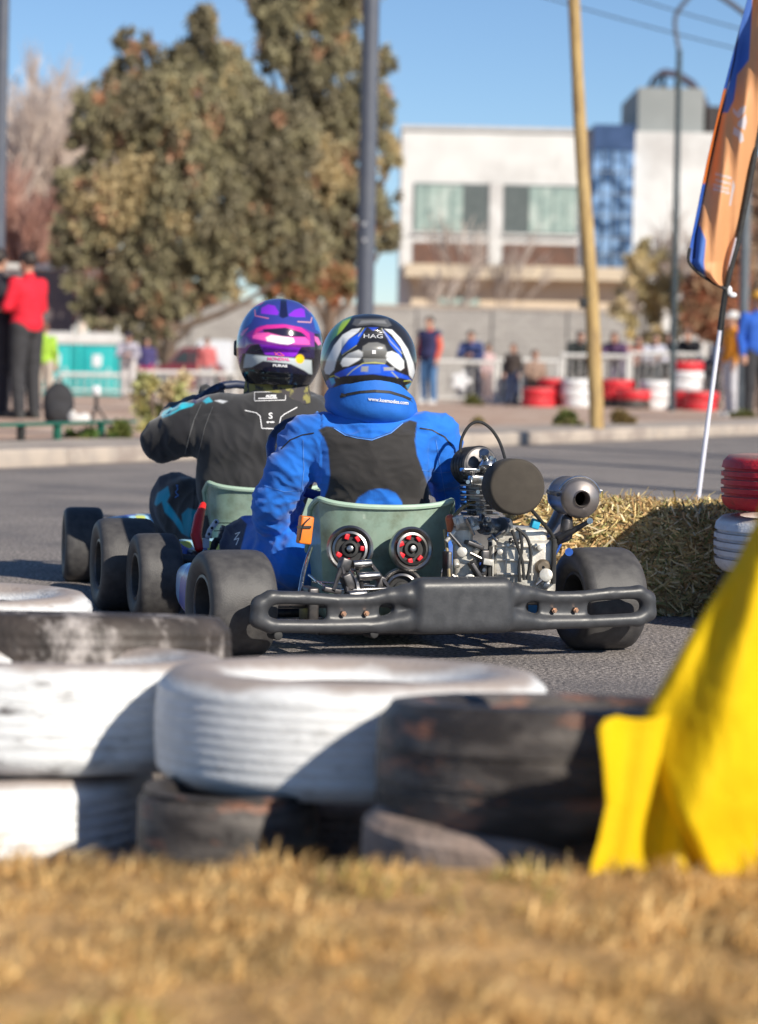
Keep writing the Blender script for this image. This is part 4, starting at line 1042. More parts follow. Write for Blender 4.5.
for (hx, hy, hY, s) in ((212,398,9.15,-1),(276,400,9.16,1)):
    c = q2(hx,hy,hY); m.ell(c, (.032,.042,.024))
    for k in range(4):
        b = c+Vector((0,.018,.022-.014*k)); m.chain([b, b+Vector((s*.012,.028,.004)), b+Vector((s*.018,.030,-.018))], [.011,.0105,.009])
    m.chain([c+Vector((-s*.02,-.005,.012)), c+Vector((-s*.035,.018,.022))], [.012,.010])
for (a, b) in (((190,570,9.5),(190,575,9.62)),((270,550,9.6),(270,556,9.7))): ch2([a,b], [.046,.036])
me = remesh(m, .0045, 3, .5, k=.026)
def wr2(c):
    q = pix(D2@c); a = .004*noise.noise(Vector((c.x*12, c.y*9, c.z*14)))
    a += .0045*rdg(q[0]*.05+q[1]*.01, q[1]*.018, 5)*(1 if q[1] > 415 else .4) + .0020*rdg(q[0]*.09-q[1]*.03, q[1]*.05, 3)
    if q[0] < 195: a += .004*(1-2.2*abs(noise.noise(Vector((q[0]*.07+q[1]*.02, q[1]*.03, 2)))))
    return a
wrinkle(me, wr2)
z5 = lambda pts: [(150+x/4.7375, 470+y/4.7375) for x, y in pts]
z6 = lambda pts: [(100+x/5.414, 300+y/5.414) for x, y in pts]
TEAL = (.01,.36,.52); BK2 = (.018,.018,.022)
lay2 = [
 (z6([(330,625),(345,600),(400,575),(450,550),(510,560),(500,575),(430,595),(380,625),(340,638)]), (.01,.48,.62), None),
 (z6([(350,618),(400,590),(430,580),(440,585),(395,605)]), (.01,.25,.33), None),
 (z6([(545,540),(590,525),(610,550),(575,560)]), (.02,.45,.6), None),
 (z6([(620,545),(650,540),(690,548),(665,560)]), (.6,.62,.65), None),
 (z6([(485,550),(520,515),(560,510),(585,520),(560,545),(520,560)]), (.03,.03,.10), None),
 (z5([(35,110),(85,75),(95,120),(80,150),(110,190),(150,250),(160,280),(190,320),(150,300),(110,240),(70,200),(55,150),(30,170),(20,160)]), TEAL, None),
 (z5([(150,210),(180,180),(240,195),(200,250),(190,320),(160,300)]), (.01,.26,.36), None)]
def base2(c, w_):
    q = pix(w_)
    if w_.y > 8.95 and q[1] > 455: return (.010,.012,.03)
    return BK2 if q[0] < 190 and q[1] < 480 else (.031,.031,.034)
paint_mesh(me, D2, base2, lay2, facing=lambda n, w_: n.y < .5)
b2o = link('body', me, suitm, d2); pr2 = Proj(me, D2i, D2)
z1 = lambda pts: [(140+x/3.79, 280+y/3.79) for x, y in pts]
ribbon(pr2, 'seam', z1([(232,470),(205,530),(185,600),(170,660)]), .9, greyd, b2o)
ribbon(pr2, 'seam', z1([(275,480),(245,560),(215,690)]), .6, greyd, b2o)
ribbon(pr2, 'back_piping', z1([(398,494),(440,503),(455,515),(462,562),(524,564),(534,520),(548,508),(596,482)]), .85, whited, b2o)
ribbon(pr2, 'label_outline', z1([(434,425),(552,422),(551,455),(434,458)]), .6, whited, b2o, closed=True)
text_decal(pr2, 'label_text', 'ALPES', 271, 396, 3.0, 0, whited, b2o, sx=1.3)
ribbon(pr2, 'label_text', z1([(448,449),(520,447)]), 1.0, whited, b2o)
text_decal(pr2, 'suit_emblem', 'S', 270.6, 416, 8.5, 0, whited, b2o, sx=1.1)
text_decal(pr2, 'suit_lettering', 'sparta', 270.6, 422, 2.6, 0, whited, b2o, sx=1.2)
ribbon(pr2, 'sleeve_stripe', [(306,423),(313,417),(318,412)], 2.2, blued, b2o)
ribbon(pr2, 'knee_emblem', z5([(118,130),(135,120),(120,105),(132,90),(124,70),(134,75)]), .8, blued, b2o)
# camouflage neck scarf
cm = MB(); rings = []
for j in range(9):
    t = j/8; c = q2(277, lerp(376,402,t), 8.70)
    rings.append([c + rot2@Vector(((.100+.012*t)*math.cos(2*math.pi*i/40), (.085+.01*t)*math.sin(2*math.pi*i/40), .003*math.sin(i))) for i in range(40)])
cm.loft(rings); cm.build('neck_scarf', mat('camouflage', (.24,.22,.07), (.05,.045,.05), 22, .85, lo=.48, hi=.53, c3=(.38,.20,.08), s3=12, lo3=.62, hi3=.66), d2)
z0 = lambda pts: [(230+x/7.58, 290+y/7.58) for x, y in pts]
PU = (.22,.03,.62); MG = (.80,.10,.42); NV = (.035,.05,.28); WG = (.50,.56,.58)
lay3 = [
 (z0([(60,260),(150,130),(260,60),(400,50),(530,60),(660,170),(700,290),(690,330),(60,340)]), NV, None),
 (z0([(60,420),(60,340),(100,300),(160,250),(240,80),(180,130),(110,190),(60,280)]), (.03,.12,.42), None),
 (z0([(560,120),(620,190),(650,300),(700,330),(690,230),(620,130)]), (.04,.16,.48), None),
 (z0([(180,130),(210,90),(260,90),(230,110)]), (.7,.08,.2), None), (z0([(545,110),(590,125),(640,170),(610,170)]), (.7,.08,.25), None),
 (z0([(238,135),(290,108),(340,120),(370,170),(360,190),(300,185),(235,178)]), PU, None),
 (z0([(445,185),(490,150),(540,135),(565,150),(570,205),(500,205),(450,198)]), PU, None),
 (z0([(385,60),(425,60),(440,200),(400,215),(375,200)]), (.012,.015,.06), None),
 (z0([(188,150),(192,195),(290,215)]), (.75,.2,.3), .35), (z0([(515,240),(612,245),(620,210)]), (.8,.4,.35), .35),
 (z0([(180,300),(230,270),(400,255),(560,290),(640,330),(640,430),(590,430),(420,440),(220,410),(160,420),(60,600),(60,400),(120,330)]), (.20,.02,.28), None),
 (z0([(200,290),(280,265),(420,262),(540,285),(600,330),(610,390),(560,330),(400,290),(260,295),(170,345)]), (.62,.03,.28), None),
 (z0([(250,300),(420,285),(540,320),(580,355),(400,352),(260,325)]), (.02,.015,.04), None),
 (z0([(172,350),(200,325),(290,322),(400,352),(570,358),(600,385),(608,415),(520,412),(400,405),(260,385),(170,368)]), MG, None),
 (z0([(270,360),(310,340),(400,352),(480,362),(490,395),(440,414),(380,408),(280,388)]), (.78,.78,.74), None),
 (z0([(78,340),(100,305),(138,288),(110,330),(92,352)]), (.75,.15,.40), None), (z0([(640,350),(668,360),(692,410),(670,420),(645,385)]), (.80,.15,.45), None),
 (z0([(150,430),(220,410),(240,440),(270,490),(150,480),(115,480)]), (.015,.015,.05), None),
 (z0([(222,410),(400,430),(540,436),(510,490),(480,510),(270,495),(240,450)]), (.26,.02,.62), None),
 (z0([(540,436),(640,440),(640,530),(560,525),(500,500)]), (.02,.015,.06), None),
 (z0([(70,590),(95,480),(640,520),(670,660),(640,760),(560,760),(560,700),(60,700)]), (.014,.014,.018), None),
 (z0([(120,484),(280,500),(420,510),(510,520),(618,532),(624,640),(600,636),(560,610),(460,565),(250,540),(165,586),(100,592),(108,520)]), WG, None),
 (z0([(160,592),(250,540),(460,562),(560,612),(600,645),(300,620)]), (.02,.02,.04), None),
]
import math as _m
lay3.append(([(230+(530+33*_m.cos(t*.5))/7.58, 290+(523+36*_m.sin(t*.5))/7.58) for t in range(13)], (.85,.55,.02), None))
h2c = q2(279.5,349,8.70)
rid2 = lambda x, z: .018*max(0,1-(abs(x)/.75)**4)*max(0,1-((z-.10)/.16)**2) + .006*max(0,1-(abs(x)/.6)**4)*max(0,1-((z+.35)/.2)**2)
H2 = helmet(d2, D2i, D2, h2c, (.140,.160,.162), (.014,.014,.018), lay3, ridge=rid2, bottom=-.70, rough=.15)
pr3 = Proj(H2.data, D2i, D2)
text_decal(pr3, 'helmet_lettering', 'MONDIAL', 278.5, 359.2, 4.3, R(2), pinkd, H2, sx=1.15)
text_decal(pr3, 'helmet_lettering', 'PURAS', 280, 365.8, 3.4, R(3), whited, H2, sx=1.45)
ribbon(pr3, 'helmet_swirl', z0([(335,470),(360,495),(400,500),(410,495)]), .9, pinkd, H2); ribbon(pr3, 'helmet_swirl', z0([(340,495),(370,470),(412,498)]), .9, pinkd, H2)
for s in (-1,1):
    mb = MB(); mb.cyl(h2c+rot2@Vector((s*.134,.02,0)), h2c+rot2@Vector((s*.148,.02,0)), .028, .024, 20, ch=.003); mb.build('visor_pivot', darksteel, H2)

# ------ bystanders
skin = mat('skin', (.48,.27,.19), (.42,.23,.16), 20, .55)
hairm = mat('dark_hair', (.02,.014,.012), (.035,.025,.02), 60, .6)
SH = {}
def shoe(c): return c
POSES = {
 'stand': dict(el=[(.235,.03,1.12),(-.235,.03,1.12)], wr=[(.23,-.07,.88),(-.23,-.07,.88)], fd=(0,-.02,-1)),
 'fold': dict(el=[(.25,-.04,1.13),(-.25,-.04,1.13)], wr=[(-.02,-.20,1.16),(.02,-.22,1.12)], fd=None),
 'lean': dict(tor=(0,-.10,1.02), ch=(0,-.24,1.22), nk=(0,-.32,1.33), hd=(0,-.39,1.44), sh=(.19,-.28,1.29), el=[(.25,-.42,1.03),(-.25,-.42,1.03)], wr=[(.04,-.52,1.03),(-.05,-.54,1.06)], fd=None),
 'sit': dict(hip=.50, el=[(.24,-.06,.72),(-.24,-.06,.72)], wr=[(.12,-.25,.66),(-.12,-.25,.66)], fd=(0,-1,0)),
}
def fabric(c): 
    key = 'cloth_%02d_%02d_%02d' % tuple(int(x*99) for x in c)
    return mat(key, c, tuple(x*.8 for x in c), 14, .85, bump=.3, bscale=40)
def person(px, feet, Y, H, pose, rz, top, bottom, label, shoes=(.05,.05,.05), hair=(.02,.014,.012), long=False, cap=None, vest=None, z=None, voxel=.011):
    w_ = P(px, feet, Y); 
    root = empty('person', (w_.x, Y, gz(Y) if z is None else z), rz, label=label, cat='person', group='people watching beyond the kerb')
    s = H/1.70; D = dict(tor=(0,0,1.05), ch=(0,.0,1.28), nk=(0,.01,1.43), hd=(0,-.01,1.575), sh=(.19,.0,1.38), hip=.92); D.update(POSES[pose])
    V = lambda t: Vector(t)*s
    if pose == 'sit':
        for k in ('tor','ch','nk','hd','sh'): t = D[k]; D[k] = (t[0], t[1], t[2]-.42)
    hipz = D['hip']
    def legs(r):
        out = []
        for q in (-1,1):
            if pose == 'sit': pts = [(q*.10,0,hipz),(q*.12,-.42,hipz+.02),(q*.12,-.45,.08)]
            else: pts = [(q*.095,0,hipz),(q*.105,-.015,.49),(q*.11,.02,.08)]
            out.append(([V(p) for p in pts], [(.092+r)*s, (.066+r)*s, (.048+r)*s]))
        return out
    def torso(mb, r):
        R3 = Matrix.Rotation(math.atan2(-(D['ch'][1]), .3) if pose == 'lean' else 0, 3, 'X')
        mb.ell(V((0,0,hipz+(.05 if r > 0 else .03))), ((.165+1.8*r)*s,(.118+1.8*r)*s,(.13+r)*s)); mb.chain([V((0,0,hipz+.05)), V(D['tor']), V(D['ch'])], [(.115+r)*s,(.11+r)*s,(.12+r)*s])
        c = Vector(D['ch']); 
        for q in (-1,1):
            mb.cap(V((q*.05,D['tor'][1],D['tor'][2])), V((q*.07,c.y,c.z)), (.105+r)*s, (.115+r)*s); mb.cap(V((q*.08,c.y,c.z+.04)), V((q*(D['sh'][0]-.01),D['sh'][1],D['sh'][2]-.01)), (.085+r)*s, (.056+r)*s)
    def arms(mb, r, hand=False):
        for k, q in ((0,1),(1,-1)):
            sh = V((q*D['sh'][0],D['sh'][1],D['sh'][2]-.02)); el = V(D['el'][k]); wr = V(D['wr'][k])
            mb.chain([sh, el, wr], [(.052+r)*s,(.042+r)*s,(.030+r*.8)*s])
            if hand:
                d = (wr-el).normalized(); nz = Vector((0,0,1)) if abs(d.z) < .8 else Vector((0,-1,0)); sd = d.cross(nz).normalized(); up = sd.cross(d)
                mb.chain([wr, wr+d*.08*s], [.028*s,.032*s])
                for f_ in range(4):
                    b = wr+d*.08*s+sd*(f_-1.5)*.021*s; Lf = [.06,.072,.068,.052][f_]*s
                    mb.chain([b, b+d*Lf*.55-up*.006, b+d*Lf*.85-up*.03*s], [.0105*s,.0098*s,.0088*s], 8)
                mb.chain([wr+d*.03*s-sd*.025*s, wr+d*.07*s-sd*.06*s-up*.01], [.014*s,.011*s], 8)
    b = MB(); 
    for pts, rs in legs(0): b.chain(pts, rs)
    torso(b, -.01); arms(b, 0, True)
    hd = V(D['hd']); b.chain([V(D['nk'])-Vector((0,0,.05)), hd], [.056*s,.05*s]); b.ell(hd+Vector((0,0,.02*s)), (.076*s,.092*s,.105*s)); b.ell(hd+Vector((0,-.035*s,-.05*s)), (.052*s,.05*s,.05*s))
    b.chain([hd+Vector((0,-.088*s,.015*s)), hd+Vector((0,-.105*s,-.015*s))], [.012*s,.015*s])
    for q in (-1,1): b.ell(hd+Vector((q*.078*s,0,0)), (.012*s,.02*s,.03*s))
    bo = link('body', remesh(b, voxel*.75, 2, .5), skin, root)
    e = MB(); 
    for q in (-1,1): e.ell(hd+Vector((q*.03*s,-.083*s,.022*s)), .010*s, nu=8, nv=6)
    e.build('eyes', blackm, bo)
    e = MB(); e.box(hd+Vector((0,-.085*s,-.048*s)), (.04*s,.012*s,.008*s), ch=.002); e.build('mouth', mat('lips', (.35,.12,.1), (.3,.1,.08), 20, .5), bo)
    hm = MB(); hm.ell(hd+Vector((0,.015*s,.045*s)), (.088*s,.098*s,.10*s))
    if long: hm.chain([hd+Vector((0,.05*s,.02*s)), hd+Vector((0,.09*s,-.22*s))], [.09*s,.07*s])
    hmesh = remesh(hm, voxel*.8, 2); 
    for v in hmesh.vertices:
        if v.co.y < hd.y-.04*s and v.co.z < hd.z+.06*s: v.co.y = hd.y-.04*s+ (v.co.y-hd.y+.04*s)*.1
    link('hair', hmesh, mat('hair_%02d_%02d' % (int(hair[0]*99), int(hair[1]*99)), hair, tuple(x*1.5 for x in hair), 60, .6), root)
    if cap:
        cm_ = MB(); cm_.ell(hd+Vector((0,.01*s,.075*s)), (.096*s,.108*s,.085*s)); cm_.ell(hd+Vector((0,-.13*s,.06*s)), (.07*s,.07*s,.012*s)); link('cap', remesh(cm_, voxel*.8, 2), fabric(cap), root)
    t_ = MB(); torso(t_, .014); arms(t_, .013); t_.chain([V(D['nk'])-Vector((0,0,.06*s)), V(D['nk'])-Vector((0,0,-.005*s))], [.085*s,.066*s])
    tm = remesh(t_, voxel, 3); wrinkle(tm, lambda c: .008*noise.noise(c*Vector((9,9,13)).length*.5 if False else Vector((c.x*9,c.y*9,c.z*14))))
    link('jacket', tm, fabric(top), root)
    if vest:
        t_ = MB(); torso(t_, .030); link('vest', remesh(t_, voxel, 3), fabric(vest), root)
    l_ = MB()
    for pts, rs in legs(.016): l_.chain(pts, rs)
    l_.ell(V((0,0,hipz+.0)), (.165*s,.122*s,.11*s)); lm = remesh(l_, voxel, 3); wrinkle(lm, lambda c: .007*noise.noise(Vector((c.x*9,c.y*9,c.z*12))))
    link('trousers', lm, fabric(bottom), root)
    for pts, rs in legs(0):
        a = pts[-1]; q_ = MB(); q_.chain([Vector((a.x, a.y+.02, .045*s)), Vector((a.x, a.y-.16*s, .038*s))], [.050*s,.040*s]); q_.box((a.x, a.y-.07*s, .012), (.085*s,.26*s,.024), ch=.008)
        link('shoe', remesh(q_, voxel*.8, 2), fabric(shoes), root)
    return root
person(25,420,27,1.67,'fold',R(-128),(.72,.012,.035),(.035,.035,.04), 'person in a red puffer jacket and dark trousers standing by the green rail')
person(-5,420,27.3,1.70,'stand',R(150),(.02,.02,.03),(.02,.02,.025), 'person in dark clothes standing at the left edge beside the red jacket')
person(43,410,33,1.05,'stand',R(170),(.33,.55,.05),(.45,.38,.32), 'child in a lime green top beyond the black backpack', hair=(.12,.05,.03))
person(127,400,48,1.25,'lean',R(5),(.40,.38,.45),(.55,.52,.52), 'person in a pale grey hoodie and dark cap leaning on the left fence', cap=(.05,.04,.06))
person(146,400,50,1.10,'stand',0,(.06,.05,.16),(.45,.04,.12), 'child in navy with pink trousers behind the left fence')
person(206,400,51,1.15,'stand',0,(.55,.14,.14),(.30,.28,.3), 'person in coral pink behind the left fence by the white van')
person(428,403,49,1.58,'stand',R(-35),(.70,.10,.05),(.07,.17,.35), 'standing person in blue jeans with orange and navy top at the white fence', vest=(.03,.03,.10), shoes=(.6,.6,.6))
person(472,403,50.6,1.48,'lean',R(-10),(.04,.06,.18),(.03,.03,.05), 'person in a navy jacket leaning over the middle of the white fence')
person(487,403,51.2,1.15,'stand',R(40),(.55,.38,.38),(.3,.22,.22), 'person in pale pink beside the navy jacket at the fence')
person(512,403,49.3,1.12,'stand',R(-25),(.06,.045,.04),(.035,.05,.11), 'long haired girl in a dark dress at the fence end', long=True, hair=(.08,.03,.015))
person(574,403,50.5,1.52,'lean',R(12),(.02,.025,.025),(.05,.05,.05), 'person in a black jacket leaning at the fence left of the wooden pole')
person(616,403,50.6,1.52,'lean',R(-15),(.10,.05,.12),(.10,.08,.14), 'person in plum clothes leaning right of the wooden pole', long=True, hair=(.05,.02,.015))
person(650,403,50.6,1.50,'lean',R(8),(.48,.48,.56),(.04,.05,.06), 'person in a pale grey top leaning on the fence by the thin lamp post')
person(694,403,50.9,1.62,'lean',R(-30),(.015,.015,.02),(.03,.04,.06), 'person in black bending over the red and white tyre stack')
person(534,403,49.2,1.35,'sit',R(20),(.30,.20,.15),(.10,.06,.05), 'seated person in brown at the end of the white fence beside the red tyres', hair=(.06,.03,.02))
person(590,403,51.2,1.50,'lean',R(-8),(.05,.05,.06),(.07,.06,.06), 'person in charcoal behind the white tyre stack, almost hidden by the wooden pole')
person(632,403,51.5,1.48,'lean',R(10),(.38,.14,.10),(.08,.07,.08), 'person in a rust red top squeezed between plum and pale grey tops')
person(667,403,51.3,1.55,'lean',R(-5),(.04,.05,.07),(.05,.05,.06), 'person in dark navy leaning behind the thin lamp post')
person(712,403,49.9,1.50,'lean',R(25),(.05,.06,.10),(.05,.05,.06), 'person in dark clothes leaning over between red stack and flag pole', hair=(.10,.05,.03))
person(731,412,39,1.50,'stand',R(-70),(.75,.28,.02),(.62,.62,.66), 'person in an orange top and white trousers half behind the thick grey post', cap=(.7,.7,.7), shoes=(.5,.5,.5))
person(756,412,35.5,1.68,'stand',R(15),(.025,.12,.55),(.04,.04,.045), 'person in a blue jacket and dark trousers at the right edge', cap=(.65,.33,.05), shoes=(.6,.6,.6))

# things on the verge at left
gz2 = lambda Y: gz(Y)
mb = MB(); bp = P(58,427,25); root = empty('backpack', (bp.x,25,gz(25)), R(10), label='black backpack standing behind the green rail', cat='backpack')
mb.ell((0,0,.19), (.145,.09,.20)); mb.box((0,0,.16), (.26,.15,.30), ch=.05); mb.ell((0,-.075,.11), (.11,.05,.10)); link('body', remesh(mb, .008, 4), fabric((.03,.03,.035)), root)
mb = MB(); mb.tube([(-.03,0,.38),(-.02,0,.42),(.02,0,.42),(.03,0,.38)], .008); mb.tube([(.08,.08,.34),(.10,.13,.2),(.09,.09,.06)], .014); mb.build('strap', blackm, root)
mb = MB(); q = P(79,424,24.5); root = empty('carrier_bag', (q.x,24.5,gz(24.5)), 0, label='crumpled white bag on the ground right of the backpack', cat='bag')
mb.ell((0,0,.05), (.10,.06,.055)); mb.ell((.05,0,.07), (.05,.05,.05)); mb.ell((-.06,.02,.08), (.04,.04,.06)); me = remesh(mb, .008, 2); wrinkle(me, lambda c: .012*noise.noise(c*30)); link('bag_body', me, fabric((.68,.66,.64)), root)
mb = MB(); q = P(96,420,24.7); root = empty('camera_tripod', (q.x,24.7,gz(24.7)), 0, label='small dark tripod with a white head near the white bag', cat='tripod')
for a in (0,2.1,4.2): mb.cyl((0,0,.18), (.13*math.cos(a),.13*math.sin(a),0), .012, .009, 8)
mb.cyl((0,0,.16), (0,0,.27), .018, n=10); mb.build('legs', blackm, root); mb = MB(); mb.box((0,0,.32), (.07,.06,.09), ch=.015); mb.cyl((0,-.03,.32),(0,-.06,.32),.02,n=12); mb.build('head', whitem, root)
# low green rail
gm = mat('green_paint', (.01,.13,.085), (.008,.09,.06), 20, .5)
a = P(-70,430,18.5); b = P(132,424,21.0); rl = empty('low_rail', (a.x,a.y,gz(19)), 0, label='low green metal rail beside the kerb', cat='rail')
tz = .222-gz(19); mb = MB(); d = Vector((b.x-a.x, b.y-a.y, 0)); mb.box(d/2+Vector((0,0,tz)), (d.length,.09,.022), (0,0,math.atan2(d.y,d.x)), ch=.004); mb.build('top_rail', gm, rl)
for t in (.22,.42,.60,.83,.93):
    mb = MB(); c = d*t; mb.box((c.x,c.y,tz/2-.006), (.045,.05,tz-.01), (0,0,math.atan2(d.y,d.x)), ch=.004); mb.build('leg', gm if t > .5 else blackm, rl)

# ------ fences (crowd barriers)
fm = mat('white_barrier', (.70,.69,.66), (.58,.57,.55), 10, .5)
def barrier(x0, x1, Y, top, label):
    A = P(x0,380,Y).x; B = P(x1,380,Y).x; zb = gz(Y)-.01; H_ = P((x0+x1)/2, top, Y).z - zb
    root = empty('crowd_barrier', ((A+B)/2, Y, zb), 0, label=label, cat='barrier', group='white crowd barriers'); hw = (B-A)/2-.03; mb = MB()
    mb.tube([(-hw,0,0),(-hw,0,H_-.05),(-hw+.05,0,H_),(hw-.05,0,H_),(hw,0,H_-.05),(hw,0,0)], .038, 8, 2); mb.tube([(-hw,0,.12),(hw,0,.12)], .018, 8, 0)
    mb.build('frame', fm, root); mb = MB(); n = int(2*hw/.13)
    for k in range(1, n): mb.cyl((-hw+2*hw*k/n,0,.12), (-hw+2*hw*k/n,0,H_), .011, n=6)
    mb.build('bars', fm, root)
    for q in (-1,1): mb = MB(); mb.box((q*(hw-.1),0,.02), (.05,.5,.03)); mb.box((q*(hw-.1),0,.08),(.03,.03,.10)); mb.build('foot', fm, root)
    return root
barrier(418,496,49.9,362,'white barrier below the person in blue jeans')
barrier(497,560,49.9,361,'white barrier between the long haired girl and the red tyres')
barrier(562,628,49.9,356,'white barrier behind the wooden pole')
barrier(629,700,49.9,354,'white barrier behind the white tyre stack by the lamp post')
barrier(-10,58,49.4,378,'white barrier in front of the turquoise toilet at the left edge')
barrier(60,140,49.4,375,'white barrier in front of the two turquoise toilets')
barrier(142,236,49.4,373,'white barrier right of the turquoise toilets')
mb = MB()
for k in range(5):
    a = k*1.256; mb.ell((.10*math.cos(a),-.02,.10*math.sin(a)), (.09,.012,.06), (0,-a,0))
q = P(461,381,49.8); o = mb.build('poster', whitem, label='white flower shaped sign hung on the barrier below the blue jeans', cat='sign'); o.location = (q.x,49.83,q.z)
# distant tyre stacks
tms = tyre_mesh(.30,.18,.18, 40, 2, lug=False)
def stack(px, Y, cols, where):
    nm = {0:'white',1:'red',2:'black'}; mm = {0:twhite,1:tred,2:tblack}
    x = P(px,390,Y).x
    ordn = ['lowest','second','third','fourth','fifth','topmost']
    for i, c in enumerate(cols):
        od = 'topmost' if i == len(cols)-1 else ordn[i]
        o = link('tyre', tms.copy(), mm[c], label='%s tyre, %s in the far stack %s' % (nm[c], od, where), cat='tyre', group='far tyre stacks along the fence')
        o.location = (x+rnd.uniform(-.02,.02), Y, gz(Y)-.02+i*.178); o.rotation_euler = (0,0,rnd.uniform(0,6))
stack(539,48.2,[1,1],'left end of the row'); stack(553,48.6,[1,1,1],'just left of the wooden pole and white stack'); stack(578,48.2,[0,0,0],'directly left of the wooden pole')
stack(617,48.4,[2,1,1],'right of the wooden pole'); stack(634,47.9,[2,1],'between wooden pole and white stack'); stack(656,48.2,[0,0,0],'by the thin lamp post')
stack(686,48.2,[1,1,0,0,1],'under the person in black'); stack(701,47.6,[1,1],'beside the flag pole')
# ------ posts and poles
pg = mat('grey_post', (.075,.085,.115), (.095,.105,.13), 6, .45)
def post(name, px, Y, r0, r1, top, label, m_, lean=0, cat='post', group=None):
    x = P(px,400,Y).x if Y > 20 else 0; zb = gz(Y)-.1; root = empty(name, (x,Y,gz(Y)), 0, label=label, cat=cat, group=group); mb = MB()
    mb.cyl((0,0,-.1), (lean,0,top), r0, r1, 24); mb.build('shaft', m_, root); return root
r_ = post('lamp_post',363,31,.105,.088,9.5,'thick dark grey lamp post rising behind the two helmets',pg,cat='lamp post')
mb = MB(); mb.box((0,-.0,.03), (.36,.36,.05), ch=.01)
for a in range(4): mb.cyl((.14*(1 if a%2 else -1),.14*(1 if a//2 else -1),.05),(.14*(1 if a%2 else -1),.14*(1 if a//2 else -1),.10),.018,n=6)
mb.build('base_plate', pg, r_)
mb = MB()
for py in (224,240): q = P(364.5,py,30.9); mb.lathe([(.022,0),(.022,.01),(.016,.012),(.013,.004)], (q.x-r_.location.x, -.097, q.z-r_.location.z), (0,-1,0), 14)
mb.build('bolt', whitem, r_)
mb = MB(); mb.tube([(0,0,9.4),(.1,-.1,9.9),(.9,-.6,10.2),(1.8,-1.2,10.25)], .05); mb.box((2.1,-1.4,10.25),(.6,.3,.12),(0,0,-.6),ch=.04); mb.build('arm', pg, r_)
r_ = post('lamp_post',-5,30,.075,.065,9,'dark post cut by the left edge of the photo',pg,cat='lamp post')
wood = mat('pine_pole', (.50,.35,.15), (.38,.25,.10), 3, .8, bump=.4, bscale=14, c3=(.26,.17,.08), s3=5, stretch=(6,6,.8))
pb = P(598,430,26.1); pt = P(574,0,26.1); wp = empty('utility_pole', (pb.x,26.1,gz(26)), 0, label='pale wooden utility pole leaning slightly left', cat='utility pole')
dz = pt-pb; mb = MB(); mb.tube([Vector((0,0,-.1)), dz*.33+Vector((.01,0,0)), dz*.66+Vector((-.008,0,0)), dz, dz*1.45], [.071,.068,.062,.058,.056,.05], 20, 6)
mb.build('shaft', wood, wp); mb = MB(); q = P(584,303,25.95); mb.box((q.x-pb.x,-.10,q.z-gz(26)), (.08,.08,.10), ch=.01); mb.build('switch_box', blackm, wp)
r_ = post('street_light',672,44,.055,.045,5.9,'thin dark street light with curved arm right of the building',mat('dark_green_post',(.03,.045,.055),(.04,.06,.07),5,.5),cat='street light')
a = P(680,15,44)-r_.location; mb = MB(); mb.tube([(0,0,5.85),(a.x-.08,0,a.z-.1),(a.x+.05,0,a.z+.18),(a.x+.35,0,a.z+.45),(a.x+1.0,0,a.z+.7)], .035, 8, 5); mb.box((a.x+1.25,0,a.z+.75), (.55,.2,.09), (0,-.2,0), ch=.03); mb.build('arm', pg, r_)
r_ = post('grey_post',742,36.5,.068,.062,5.5,'thick grey post between the flag pole and the blue jacket',mat('light_grey_post',(.10,.12,.14),(.13,.15,.17),5,.5))
mb = MB(); a = P(712,-6,36.3)-r_.location; b = P(744,13,36.3)-r_.location; mb.tube([(0,0,5.4),b+Vector((.1,0,-.2)),b,a+Vector((-.1,0,.1))], .04, 8, 3); mb.box(a+Vector((-.1,0,.1)), (.5,.18,.08), (0,.5,0), ch=.02); mb.build('arm', pg, r_)
# out of frame posts that throw the thin shadows on the road
for i, (x, y) in enumerate(((6.9,14.1),(5.5,12.3),(9.6,14.6))):
    root = empty('lamp_post', (x,y,0), 0, label=['dark roadside post right of the view nearest the hay bales','dark roadside post right of the view farther along','dark roadside post right of the view set back'][i], cat='lamp post', group='roadside posts right of the view'); mb = MB(); mb.cyl((0,0,0),(0,0,8.5),.12,.10,16); mb.build('shaft', pg, root)
# overhead wires
for i, (a, b) in enumerate((((540,-4),(745,51)),((615,-8),(775,38)))):
    p0 = P(a[0],a[1],40); p1 = P(b[0],b[1],40); d = p1-p0; mb = MB(); mb.tube([p0-d*1.5+Vector((0,0,.1)), p0, p0+d*.5-Vector((0,0,.02)), p1, p1+d*1.5+Vector((0,0,.1))], .011, 6, 4); mb.build('overhead_wire', blackm, label=['upper overhead wire crossing the sky at the top right' if i else 'lower overhead wire crossing the sky at the top right'][0], cat='wire')

